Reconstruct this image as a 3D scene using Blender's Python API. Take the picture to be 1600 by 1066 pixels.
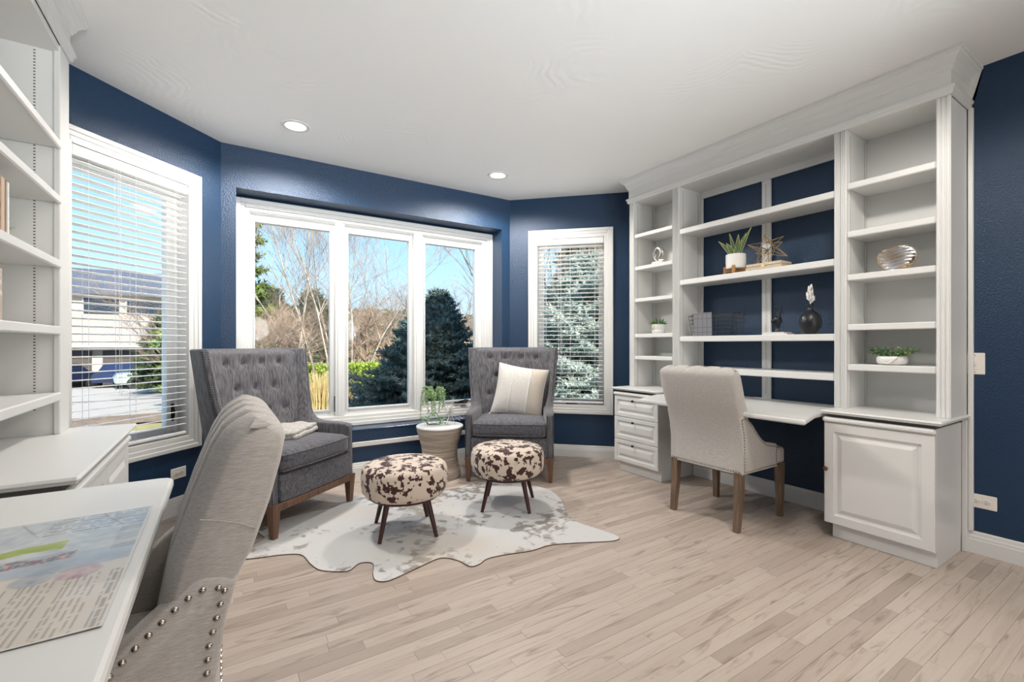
import bpy, bmesh, math, random
from math import pi, sin, cos, radians as R
from mathutils import Vector, Matrix, noise

random.seed(7)
for o in list(bpy.data.objects):
    bpy.data.objects.remove(o)
scene = bpy.context.scene
COL = scene.collection

# ------------------------------------------------------------ camera
cam_d = bpy.data.cameras.new('camera')
cam_d.lens = 16.0; cam_d.sensor_width = 36.0; cam_d.shift_y = 0.0031
cam_d.clip_start = 0.02; cam_d.clip_end = 600
cam = bpy.data.objects.new('camera', cam_d); COL.objects.link(cam)
cam.location = (0, 0, 1.18); cam.rotation_euler = (R(90), 0, R(-32.6))
scene.camera = cam
scene.view_settings.view_transform = 'Standard'
scene.view_settings.look = 'None'
scene.view_settings.gamma = 1.0
scene.view_settings.use_curve_mapping = False
scene.view_settings.exposure = 0.4

# ------------------------------------------------------------ sky, sun, added ceiling spots, fill from the rest of the house
world = bpy.data.worlds.new('sky'); scene.world = world; world.use_nodes = True
wn = world.node_tree; wn.nodes.clear()
w_out = wn.nodes.new('ShaderNodeOutputWorld'); w_bg = wn.nodes.new('ShaderNodeBackground')
w_tc = wn.nodes.new('ShaderNodeTexCoord'); w_sep = wn.nodes.new('ShaderNodeSeparateXYZ')
w_cr = wn.nodes.new('ShaderNodeValToRGB')
wn.links.new(w_tc.outputs['Generated'], w_sep.inputs[0])
wn.links.new(w_sep.outputs['Z'], w_cr.inputs[0])
wn.links.new(w_cr.outputs[0], w_bg.inputs[0]); wn.links.new(w_bg.outputs[0], w_out.inputs[0])
e = w_cr.color_ramp.elements
e[0].position = 0.0; e[0].color = (0.62, 0.86, 1.0, 1)
e[1].position = 1.0; e[1].color = (0.10, 0.30, 0.80, 1)
k = e.new(0.35); k.color = (0.24, 0.56, 0.95, 1)
w_bg.inputs[1].default_value = 1.05

def light(name, kind, loc, rot, energy, color=(1, 1, 1), **kw):
    d = bpy.data.lights.new(name, kind); d.energy = energy; d.color = color
    for a, b in kw.items(): setattr(d, a, b)
    o = bpy.data.objects.new(name, d); o.location = loc; o.rotation_euler = rot
    COL.objects.link(o); return o

sun = light('sun', 'SUN', (0, -20, 20), (0, 0, 0), 7, (1.0, 0.95, 0.86), angle=R(0.6))
sun.rotation_euler = Vector((-0.06, 0.83, -0.62)).to_track_quat('-Z', 'Y').to_euler()
# daylight and lamp light entering through the wide cased opening behind the camera
# added unseen spots behind the camera that brighten the ceiling ahead
for bx, by, tx in ((0.6, -1.9, 0.9), (2.4, -1.9, 1.5)):
    bl0 = light('ceiling_fill_spot', 'SPOT', (bx, by, 1.5), (0, 0, 0), 350, (0.91, 0.965, 1.0), spot_size=R(56), spot_blend=1.0, shadow_soft_size=0.25)
    bl0.rotation_euler = Vector((tx - bx, 2.4 - by, 2.74 - 1.5)).to_track_quat('-Z', 'Y').to_euler()
fill = light('hall_light', 'AREA', (1.5, -2.35, 1.35), (R(90), 0, 0), 24, (1.0, 0.68, 0.43),
             shape='RECTANGLE', size=3.4, size_y=2.3)

# ------------------------------------------------------------ materials
def newmat(name):
    m = bpy.data.materials.new(name); m.use_nodes = True
    nt = m.node_tree; b = nt.nodes['Principled BSDF']
    return m, nt, b

def c4(c): return (c[0], c[1], c[2], 1.0)

def mat(name, col, rough=0.5, metal=0.0, nscale=0, namt=0.0, col2=None, bump=0.0, bscale=60, stretch=(1, 1, 1),
        spec=0.5, coat=0.0, det=3):
    m, nt, b = newmat(name)
    b.inputs['Base Color'].default_value = c4(col); b.inputs['Roughness'].default_value = rough
    b.inputs['Metallic'].default_value = metal; b.inputs['Specular IOR Level'].default_value = spec
    b.inputs['Coat Weight'].default_value = coat
    tc = nt.nodes.new('ShaderNodeTexCoord'); mp = nt.nodes.new('ShaderNodeMapping')
    mp.inputs['Scale'].default_value = stretch
    nt.links.new(tc.outputs['Object'], mp.inputs[0])
    if col2 is None: col2 = tuple(c * 0.9 for c in col)
    if not nscale: nscale = 8; namt = 0.35
    n = nt.nodes.new('ShaderNodeTexNoise'); n.inputs['Scale'].default_value = nscale; n.inputs['Detail'].default_value = det
    nt.links.new(mp.outputs[0], n.inputs['Vector'])
    r = nt.nodes.new('ShaderNodeMapRange'); r.inputs[1].default_value = 0.5 - 0.5 * (1.01 - namt); r.inputs[2].default_value = 0.5 + 0.5 * (1.01 - namt)
    nt.links.new(n.outputs['Fac'], r.inputs[0])
    mx = nt.nodes.new('ShaderNodeMix'); mx.data_type = 'RGBA'
    mx.inputs[6].default_value = c4(col); mx.inputs[7].default_value = c4(col2)
    nt.links.new(r.outputs[0], mx.inputs[0]); nt.links.new(mx.outputs[2], b.inputs['Base Color'])
    if bump:
        n2 = nt.nodes.new('ShaderNodeTexNoise'); n2.inputs['Scale'].default_value = bscale; n2.inputs['Detail'].default_value = 4
        nt.links.new(mp.outputs[0], n2.inputs['Vector'])
        bp = nt.nodes.new('ShaderNodeBump'); bp.inputs['Strength'].default_value = bump; bp.inputs['Distance'].default_value = 0.01
        nt.links.new(n2.outputs['Fac'], bp.inputs['Height']); nt.links.new(bp.outputs[0], b.inputs['Normal'])
    return m

M = {}
M['navy'] = mat('navy_paint', (0.010, 0.038, 0.090), 0.36, nscale=3, namt=0.2, col2=(0.009, 0.035, 0.084), bump=0.5, bscale=110, spec=0.45)
M['ceiling'] = mat('ceiling_paint', (0.86, 0.86, 0.85), 0.9, nscale=2, namt=0.2, col2=(0.84, 0.84, 0.83))
M['white'] = mat('white_enamel', (0.73, 0.735, 0.725), 0.38, nscale=4, namt=0.2, col2=(0.715, 0.72, 0.71), spec=0.5)
M['white_soft'] = mat('white_interior', (0.76, 0.765, 0.75), 0.45, nscale=4, namt=0.2, col2=(0.745, 0.75, 0.735))
M['slot'] = mat('slot_shadow', (0.10, 0.10, 0.10), 0.7)
M['blind'] = mat('blind_white', (0.86, 0.86, 0.85), 0.45, nscale=5, namt=0.1, col2=(0.84, 0.84, 0.83))
M['plate'] = mat('outlet_plastic', (0.86, 0.82, 0.76), 0.35, nscale=5, namt=0.1)
M['dark'] = mat('dark_slots', (0.02, 0.02, 0.02), 0.6)
M['bronze'] = mat('dark_bronze', (0.03, 0.025, 0.02), 0.35, metal=0.8)
M['knob'] = mat('aged_copper', (0.28, 0.16, 0.09), 0.3, metal=0.9)
M['nail'] = mat('nickel_nail', (0.55, 0.50, 0.45), 0.22, metal=1.0)
M['nail_dark'] = mat('dark_nail', (0.035, 0.03, 0.028), 0.4, metal=0.6)
M['leg'] = mat('driftwood_leg', (0.20, 0.135, 0.09), 0.5, nscale=14, namt=0.7, col2=(0.12, 0.08, 0.055), stretch=(4, 4, 0.5), bump=0.15, bscale=40)
M['leg2'] = mat('brown_leg', (0.17, 0.085, 0.045), 0.42, nscale=14, namt=0.7, col2=(0.09, 0.045, 0.028), stretch=(4, 4, 0.5), bump=0.1, bscale=40)
M['mahog'] = mat('mahogany_leg', (0.06, 0.012, 0.010), 0.3, nscale=20, namt=0.6, col2=(0.03, 0.008, 0.007), stretch=(4, 4, 0.5))
M['ceramic'] = mat('white_ceramic', (0.84, 0.83, 0.80), 0.3)
M['black'] = mat('black_glaze', (0.012, 0.014, 0.018), 0.32)
M['gold'] = mat('brass_rod', (0.55, 0.42, 0.22), 0.35, metal=0.9)
M['silver'] = mat('silver', (0.55, 0.53, 0.50), 0.22, metal=1.0, bump=0.2, bscale=30)
M['wire'] = mat('grey_wire', (0.10, 0.10, 0.10), 0.4, metal=0.7)
M['book_w'] = mat('whitewashed_wood', (0.66, 0.56, 0.42), 0.6, nscale=12, namt=0.6, col2=(0.50, 0.40, 0.28), stretch=(1, 6, 6))
M['oak'] = mat('oak_stand', (0.46, 0.24, 0.09), 0.5, nscale=12, namt=0.6, col2=(0.34, 0.17, 0.06), stretch=(3, 3, 1))
M['leafg'] = mat('succulent_green', (0.07, 0.19, 0.05), 0.45, nscale=30, namt=0.5, col2=(0.14, 0.30, 0.08))
M['leafd'] = mat('dark_leaf', (0.025, 0.10, 0.03), 0.45, nscale=30, namt=0.5, col2=(0.05, 0.17, 0.05))
M['leafy'] = mat('pale_leaf', (0.30, 0.42, 0.12), 0.5, nscale=30, namt=0.5, col2=(0.42, 0.50, 0.22))
M['leafm'] = mat('mint_leaf', (0.25, 0.44, 0.26), 0.5, nscale=30, namt=0.5, col2=(0.36, 0.52, 0.24))
M['snake'] = mat('snake_leaf', (0.04, 0.10, 0.045), 0.45, nscale=45, namt=0.7, col2=(0.13, 0.19, 0.09), stretch=(1, 1, 3))
M['snake_edge'] = mat('snake_leaf_edge', (0.42, 0.42, 0.16), 0.5)
M['soil'] = mat('soil', (0.06, 0.045, 0.03), 0.9)
M['concrete'] = mat('concrete', (0.52, 0.47, 0.39), 0.9, nscale=2, namt=0.5, col2=(0.44, 0.40, 0.33))
M['asphalt'] = mat('pale_street', (0.50, 0.45, 0.37), 0.9, nscale=3, namt=0.5, col2=(0.42, 0.38, 0.32))
M['lawn'] = mat('dry_lawn', (0.26, 0.25, 0.07), 0.95, nscale=3, namt=0.6, col2=(0.38, 0.31, 0.13), bump=0.5, bscale=30)
M['mulch'] = mat('mulch', (0.30, 0.22, 0.14), 0.95, nscale=8, namt=0.8, col2=(0.18, 0.12, 0.08), bump=0.8, bscale=20)
M['siding'] = mat('cream_siding', (0.58, 0.50, 0.40), 0.8)
M['trimw'] = mat('house_trim', (0.70, 0.66, 0.60), 0.7)
M['roof'] = mat('pale_shingles', (0.42, 0.36, 0.30), 0.9, nscale=6, namt=0.6, col2=(0.34, 0.29, 0.24))
M['roofd'] = mat('slate_shingles', (0.12, 0.13, 0.16), 0.9, nscale=6, namt=0.6, col2=(0.08, 0.09, 0.11))
M['garage'] = mat('dark_garage_door', (0.085, 0.07, 0.06), 0.6)
M['winglass'] = mat('dark_window', (0.03, 0.04, 0.055), 0.15)
M['stone'] = mat('brown_stone', (0.20, 0.15, 0.11), 0.9, nscale=5, namt=0.8, col2=(0.12, 0.09, 0.07))
M['bark'] = mat('birch_bark', (0.50, 0.44, 0.37), 0.85, nscale=5, namt=0.8, col2=(0.28, 0.23, 0.185))
M['bark2'] = mat('grey_bark', (0.26, 0.19, 0.14), 0.9, nscale=5, namt=0.8, col2=(0.15, 0.11, 0.085))
M['twig'] = mat('tan_twig', (0.46, 0.35, 0.25), 0.9, nscale=2, namt=0.8, col2=(0.30, 0.21, 0.15))
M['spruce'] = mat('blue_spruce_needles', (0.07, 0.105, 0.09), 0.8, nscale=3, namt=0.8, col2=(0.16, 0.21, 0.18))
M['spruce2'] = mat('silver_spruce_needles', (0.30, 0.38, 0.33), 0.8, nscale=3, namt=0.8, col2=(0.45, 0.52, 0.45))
M['pine'] = mat('pine_needles', (0.10, 0.17, 0.04), 0.8, nscale=3, namt=0.8, col2=(0.24, 0.30, 0.07))
M['juniper'] = mat('dark_conifer', (0.045, 0.075, 0.03), 0.85, nscale=3, namt=0.8, col2=(0.09, 0.12, 0.05))
M['hedge'] = mat('hedge_leaves', (0.17, 0.30, 0.03), 0.7, nscale=4, namt=0.8, col2=(0.34, 0.42, 0.06))
M['straw'] = mat('ornamental_grass', (0.62, 0.47, 0.22), 0.8, nscale=4, namt=0.8, col2=(0.45, 0.36, 0.14))
M['hill'] = mat('scrub_hill', (0.30, 0.24, 0.17), 0.95, nscale=0.12, namt=0.7, col2=(0.13, 0.14, 0.09), det=8)
M['car_teal'] = mat('car_pale', (0.35, 0.46, 0.45), 0.3)
M['car_blue'] = mat('car_blue', (0.02, 0.03, 0.07), 0.35)
M['rubber'] = mat('rubber', (0.02, 0.02, 0.02), 0.7)

def fabric(name, c1, c2, warp=(60, 60, 8), rough=0.95, sheen=0.25, bump=0.25, fine=420, slub=None):
    m, nt, b = newmat(name)
    b.inputs['Roughness'].default_value = rough; b.inputs['Sheen Weight'].default_value = sheen
    b.inputs['Specular IOR Level'].default_value = 0.2
    tc = nt.nodes.new('ShaderNodeTexCoord')
    mp = nt.nodes.new('ShaderNodeMapping'); mp.inputs['Scale'].default_value = warp
    nt.links.new(tc.outputs['Object'], mp.inputs[0])
    n = nt.nodes.new('ShaderNodeTexNoise'); n.inputs['Scale'].default_value = 1.0; n.inputs['Detail'].default_value = 5
    nt.links.new(mp.outputs[0], n.inputs['Vector'])
    f = nt.nodes.new('ShaderNodeTexNoise'); f.inputs['Scale'].default_value = fine; f.inputs['Detail'].default_value = 1
    nt.links.new(tc.outputs['Object'], f.inputs['Vector'])
    ad = nt.nodes.new('ShaderNodeMath'); ad.operation = 'ADD'
    mu = nt.nodes.new('ShaderNodeMath'); mu.operation = 'MULTIPLY'; mu.inputs[1].default_value = 0.45
    nt.links.new(f.outputs['Fac'], mu.inputs[0]); nt.links.new(n.outputs['Fac'], ad.inputs[0]); nt.links.new(mu.outputs[0], ad.inputs[1])
    r = nt.nodes.new('ShaderNodeMapRange'); r.inputs[1].default_value = 0.55; r.inputs[2].default_value = 0.92
    nt.links.new(ad.outputs[0], r.inputs[0])
    mx = nt.nodes.new('ShaderNodeMix'); mx.data_type = 'RGBA'; mx.inputs[6].default_value = c4(c1); mx.inputs[7].default_value = c4(c2)
    nt.links.new(r.outputs[0], mx.inputs[0]); nt.links.new(mx.outputs[2], b.inputs['Base Color'])
    bp = nt.nodes.new('ShaderNodeBump'); bp.inputs['Strength'].default_value = bump; bp.inputs['Distance'].default_value = 0.002
    nt.links.new(ad.outputs[0], bp.inputs['Height']); nt.links.new(bp.outputs[0], b.inputs['Normal'])
    return m
M['grey_fab'] = fabric('grey_slub_fabric', (0.055, 0.055, 0.064), (0.17, 0.168, 0.185), warp=(120, 90, 9))
M['grey_fab2'] = fabric('grey_cushion_fabric', (0.052, 0.052, 0.062), (0.15, 0.15, 0.17), warp=(110, 12, 60))
M['linen'] = fabric('oatmeal_linen', (0.42, 0.395, 0.37), (0.55, 0.525, 0.50), warp=(60, 60, 420), fine=700)
M['linen_side'] = fabric('taupe_linen', (0.30, 0.235, 0.185), (0.43, 0.35, 0.285), warp=(14, 14, 160), fine=500)
M['pillow'] = fabric('pillow_cotton', (0.55, 0.535, 0.51), (0.64, 0.625, 0.60), warp=(90, 90, 90))
M['pillow_tan'] = fabric('pillow_tan_panel', (0.50, 0.45, 0.39), (0.58, 0.53, 0.47), warp=(90, 90, 90))
M['knit'] = fabric('cream_knit', (0.36, 0.345, 0.32), (0.56, 0.54, 0.51), warp=(35, 70, 35), bump=0.9, fine=150)
M['bench'] = mat('bench_paint', (0.010, 0.040, 0.095), 0.20, nscale=3, namt=0.2, col2=(0.009, 0.037, 0.088), bump=0.15, bscale=60)

# navy paint picks up a slightly coarser roller texture
# ceiling: swirled hand-trowelled plaster
def ceiling_bump(m):
    nt = m.node_tree; b = nt.nodes['Principled BSDF']
    tc = nt.nodes.new('ShaderNodeTexCoord')
    v = nt.nodes.new('ShaderNodeTexVoronoi'); v.inputs['Scale'].default_value = 1.6
    nt.links.new(tc.outputs['Object'], v.inputs['Vector'])
    w = nt.nodes.new('ShaderNodeMath'); w.operation = 'MULTIPLY'; w.inputs[1].default_value = 95.0
    n = nt.nodes.new('ShaderNodeTexNoise'); n.inputs['Scale'].default_value = 4; n.inputs['Detail'].default_value = 4
    nt.links.new(tc.outputs['Object'], n.inputs['Vector'])
    nm = nt.nodes.new('ShaderNodeMath'); nm.operation = 'MULTIPLY'; nm.inputs[1].default_value = 22.0
    nt.links.new(n.outputs['Fac'], nm.inputs[0])
    nt.links.new(v.outputs['Distance'], w.inputs[0])
    a = nt.nodes.new('ShaderNodeMath'); a.operation = 'ADD'; nt.links.new(w.outputs[0], a.inputs[0]); nt.links.new(nm.outputs[0], a.inputs[1])
    s = nt.nodes.new('ShaderNodeMath'); s.operation = 'SINE'; nt.links.new(a.outputs[0], s.inputs[0])
    n2 = nt.nodes.new('ShaderNodeTexNoise'); n2.inputs['Scale'].default_value = 1.7; nt.links.new(tc.outputs['Object'], n2.inputs['Vector'])
    r = nt.nodes.new('ShaderNodeMapRange'); r.inputs[1].default_value = 0.45; r.inputs[2].default_value = 0.7
    nt.links.new(n2.outputs['Fac'], r.inputs[0])
    p = nt.nodes.new('ShaderNodeMath'); p.operation = 'MULTIPLY'; nt.links.new(s.outputs[0], p.inputs[0]); nt.links.new(r.outputs[0], p.inputs[1])
    bp = nt.nodes.new('ShaderNodeBump'); bp.inputs['Strength'].default_value = 0.16; bp.inputs['Distance'].default_value = 0.003
    nt.links.new(p.outputs[0], bp.inputs['Height']); nt.links.new(bp.outputs[0], b.inputs['Normal'])
ceiling_bump(M['ceiling'])

def wood_floor():
    m, nt, b = newmat('whitewashed_oak_strip')
    N = nt.nodes; Lk = nt.links
    tc = N.new('ShaderNodeTexCoord'); at = N.new('ShaderNodeAttribute'); at.attribute_name = 'tone'
    sc = N.new('ShaderNodeMath'); sc.operation = 'MULTIPLY'; sc.inputs[1].default_value = 57.0
    Lk.new(at.outputs['Fac'], sc.inputs[0])
    off = N.new('ShaderNodeCombineXYZ')
    Lk.new(sc.outputs[0], off.inputs[0]); Lk.new(sc.outputs[0], off.inputs[2])
    ad = N.new('ShaderNodeVectorMath'); Lk.new(tc.outputs['Object'], ad.inputs[0]); Lk.new(off.outputs[0], ad.inputs[1])
    mp = N.new('ShaderNodeMapping'); mp.inputs['Scale'].default_value = (2.2, 26, 1); Lk.new(ad.outputs[0], mp.inputs[0])
    g = N.new('ShaderNodeTexNoise'); g.inputs['Scale'].default_value = 1.3; g.inputs['Detail'].default_value = 6; g.inputs['Distortion'].default_value = 1.2
    Lk.new(mp.outputs[0], g.inputs['Vector'])
    mp2 = N.new('ShaderNodeMapping'); mp2.inputs['Scale'].default_value = (1.6, 11, 1); Lk.new(ad.outputs[0], mp2.inputs[0])
    k2 = N.new('ShaderNodeTexNoise'); k2.inputs['Scale'].default_value = 1.5; k2.inputs['Detail'].default_value = 3; k2.inputs['Distortion'].default_value = 2.0
    Lk.new(mp2.outputs[0], k2.inputs['Vector'])
    base = N.new('ShaderNodeValToRGB'); Lk.new(at.outputs['Fac'], base.inputs[0])
    e = base.color_ramp.elements
    e[0].position = 0.0; e[0].color = (0.38, 0.315, 0.265, 1); e[1].position = 1.0; e[1].color = (0.53, 0.455, 0.395, 1)
    q = e.new(0.25); q.color = (0.465, 0.39, 0.335, 1); q = e.new(0.6); q.color = (0.50, 0.425, 0.365, 1)
    gr = N.new('ShaderNodeMapRange'); gr.inputs[1].default_value = 0.48; gr.inputs[2].default_value = 0.74; gr.inputs[4].default_value = 0.42
    Lk.new(g.outputs['Fac'], gr.inputs[0])
    kr = N.new('ShaderNodeMapRange'); kr.inputs[1].default_value = 0.57; kr.inputs[2].default_value = 0.74; kr.inputs[4].default_value = 0.7
    Lk.new(k2.outputs['Fac'], kr.inputs[0])
    m1 = N.new('ShaderNodeMix'); m1.data_type = 'RGBA'; m1.inputs[7].default_value = (0.33, 0.26, 0.205, 1)
    Lk.new(gr.outputs[0], m1.inputs[0]); Lk.new(base.outputs[0], m1.inputs[6])
    m2 = N.new('ShaderNodeMix'); m2.data_type = 'RGBA'; m2.inputs[7].default_value = (0.22, 0.165, 0.13, 1)
    Lk.new(kr.outputs[0], m2.inputs[0]); Lk.new(m1.outputs[2], m2.inputs[6])
    Lk.new(m2.outputs[2], b.inputs['Base Color'])
    b.inputs['Roughness'].default_value = 0.42; b.inputs['Specular IOR Level'].default_value = 0.4
    bp = N.new('ShaderNodeBump'); bp.inputs['Strength'].default_value = 0.12; bp.inputs['Distance'].default_value = 0.002
    Lk.new(g.outputs['Fac'], bp.inputs['Height']); Lk.new(bp.outputs[0], b.inputs['Normal'])
    return m
M['plank'] = wood_floor()
M['gap'] = mat('floor_gap', (0.30, 0.23, 0.17), 0.8)

def cowprint():
    m, nt, b = newmat('cow_print_velour'); N = nt.nodes; Lk = nt.links
    tc = N.new('ShaderNodeTexCoord')
    n = N.new('ShaderNodeTexNoise'); n.inputs['Scale'].default_value = 19; n.inputs['Detail'].default_value = 3.0; n.inputs['Distortion'].default_value = 0.35
    Lk.new(tc.outputs['Object'], n.inputs['Vector'])
    v = N.new('ShaderNodeTexNoise'); v.inputs['Scale'].default_value = 48; v.inputs['Detail'].default_value = 2
    Lk.new(tc.outputs['Object'], v.inputs['Vector'])
    mu = N.new('ShaderNodeMath'); mu.operation = 'MULTIPLY_ADD'; mu.inputs[1].default_value = 0.45
    Lk.new(v.outputs['Fac'], mu.inputs[0]); Lk.new(n.outputs['Fac'], mu.inputs[2])
    cr = N.new('ShaderNodeMapRange'); cr.inputs[1].default_value = 0.752; cr.inputs[2].default_value = 0.766
    Lk.new(mu.outputs[0], cr.inputs[0])
    mx = N.new('ShaderNodeMix'); mx.data_type = 'RGBA'; mx.inputs[6].default_value = (0.68, 0.58, 0.49, 1); mx.inputs[7].default_value = (0.055, 0.022, 0.02, 1)
    Lk.new(cr.outputs[0], mx.inputs[0]); Lk.new(mx.outputs[2], b.inputs['Base Color'])
    b.inputs['Roughness'].default_value = 0.75; b.inputs['Sheen Weight'].default_value = 0.15
    b.inputs['Specular IOR Level'].default_value = 0.3
    return m
M['cow'] = cowprint()

def hide():
    m, nt, b = newmat('cowhide_hair'); N = nt.nodes; Lk = nt.links
    tc = N.new('ShaderNodeTexCoord')
    n = N.new('ShaderNodeTexNoise'); n.inputs['Scale'].default_value = 2.3; n.inputs['Detail'].default_value = 2
    Lk.new(tc.outputs['Object'], n.inputs['Vector'])
    v = N.new('ShaderNodeTexNoise'); v.inputs['Scale'].default_value = 16; v.inputs['Detail'].default_value = 5; v.inputs['Distortion'].default_value = 0.4
    Lk.new(tc.outputs['Object'], v.inputs['Vector'])
    mu = N.new('ShaderNodeMath'); mu.operation = 'MULTIPLY'; Lk.new(n.outputs['Fac'], mu.inputs[0]); Lk.new(v.outputs['Fac'], mu.inputs[1])
    cr = N.new('ShaderNodeMapRange'); cr.inputs[1].default_value = 0.275; cr.inputs[2].default_value = 0.345; cr.inputs[4].default_value = 0.85
    Lk.new(mu.outputs[0], cr.inputs[0])
    a = N.new('ShaderNodeMix'); a.data_type = 'RGBA'; a.inputs[6].default_value = (0.60, 0.605, 0.60, 1); a.inputs[7].default_value = (0.17, 0.15, 0.13, 1)
    Lk.new(cr.outputs[0], a.inputs[0])
    w = N.new('ShaderNodeTexNoise'); w.inputs['Scale'].default_value = 1.3; Lk.new(tc.outputs['Object'], w.inputs['Vector'])
    wr = N.new('ShaderNodeMapRange'); wr.inputs[1].default_value = 0.5; wr.inputs[2].default_value = 0.7; wr.inputs[4].default_value = 0.45
    Lk.new(w.outputs['Fac'], wr.inputs[0])
    c = N.new('ShaderNodeMix'); c.data_type = 'RGBA'; c.inputs[7].default_value = (0.50, 0.40, 0.28, 1)
    Lk.new(wr.outputs[0], c.inputs[0]); Lk.new(a.outputs[2], c.inputs[6]); Lk.new(c.outputs[2], b.inputs['Base Color'])
    b.inputs['Roughness'].default_value = 0.8; b.inputs['Sheen Weight'].default_value = 0.4
    f = N.new('ShaderNodeTexNoise'); f.inputs['Scale'].default_value = 120; f.inputs['Detail'].default_value = 3; Lk.new(tc.outputs['Object'], f.inputs['Vector'])
    bp = N.new('ShaderNodeBump'); bp.inputs['Strength'].default_value = 0.4; bp.inputs['Distance'].default_value = 0.003
    Lk.new(f.outputs['Fac'], bp.inputs['Height']); Lk.new(bp.outputs[0], b.inputs['Normal'])
    return m
M['hide'] = hide()

def ribbed():
    m, nt, b = newmat('ribbed_stoneware'); N = nt.nodes; Lk = nt.links
    tc = N.new('ShaderNodeTexCoord'); mp = N.new('ShaderNodeMapping'); mp.inputs['Scale'].default_value = (3, 3, 70)
    Lk.new(tc.outputs['Object'], mp.inputs[0])
    n = N.new('ShaderNodeTexNoise'); n.inputs['Scale'].default_value = 1.0; n.inputs['Detail'].default_value = 5
    Lk.new(mp.outputs[0], n.inputs['Vector'])
    r = N.new('ShaderNodeMapRange'); r.inputs[1].default_value = 0.35; r.inputs[2].default_value = 0.65; Lk.new(n.outputs['Fac'], r.inputs[0])
    mx = N.new('ShaderNodeMix'); mx.data_type = 'RGBA'; mx.inputs[6].default_value = (0.30, 0.24, 0.19, 1); mx.inputs[7].default_value = (0.52, 0.45, 0.38, 1)
    Lk.new(r.outputs[0], mx.inputs[0]); Lk.new(mx.outputs[2], b.inputs['Base Color']); b.inputs['Roughness'].default_value = 0.65
    bp = N.new('ShaderNodeBump'); bp.inputs['Strength'].default_value = 0.7; bp.inputs['Distance'].default_value = 0.006
    Lk.new(n.outputs['Fac'], bp.inputs['Height']); Lk.new(bp.outputs[0], b.inputs['Normal'])
    return m
M['ribbed'] = ribbed()

def glassmat():
    m = bpy.data.materials.new('clear_glass'); m.use_nodes = True; nt = m.node_tree; nt.nodes.clear()
    o = nt.nodes.new('ShaderNodeOutputMaterial'); t = nt.nodes.new('ShaderNodeBsdfTransparent'); g = nt.nodes.new('ShaderNodeBsdfGlossy')
    g.inputs['Roughness'].default_value = 0.02
    f = nt.nodes.new('ShaderNodeFresnel'); f.inputs['IOR'].default_value = 1.10
    mx = nt.nodes.new('ShaderNodeMixShader')
    nt.links.new(f.outputs[0], mx.inputs[0]); nt.links.new(t.outputs[0], mx.inputs[1]); nt.links.new(g.outputs[0], mx.inputs[2]); nt.links.new(mx.outputs[0], o.inputs[0])
    return m
M['glass'] = glassmat()

def emis(name, col, s):
    m, nt, b = newmat(name); b.inputs['Base Color'].default_value = c4(col)
    b.inputs['Emission Color'].default_value = c4(col); b.inputs['Emission Strength'].default_value = s
    return m
M['lens'] = emis('lamp_lens', (1.0, 0.88, 0.68), 1.6)

def attrmat(name, rough=0.5, coat=0.0):
    m, nt, b = newmat(name); a = nt.nodes.new('ShaderNodeAttribute'); a.attribute_name = 'Col'
    nt.links.new(a.outputs['Color'], b.inputs['Base Color']); b.inputs['Roughness'].default_value = rough
    b.inputs['Coat Weight'].default_value = coat
    return m
M['print'] = attrmat('printed_paper', 0.35, 0.3)
M['printm'] = attrmat('printed_cloth', 0.7)

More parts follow.
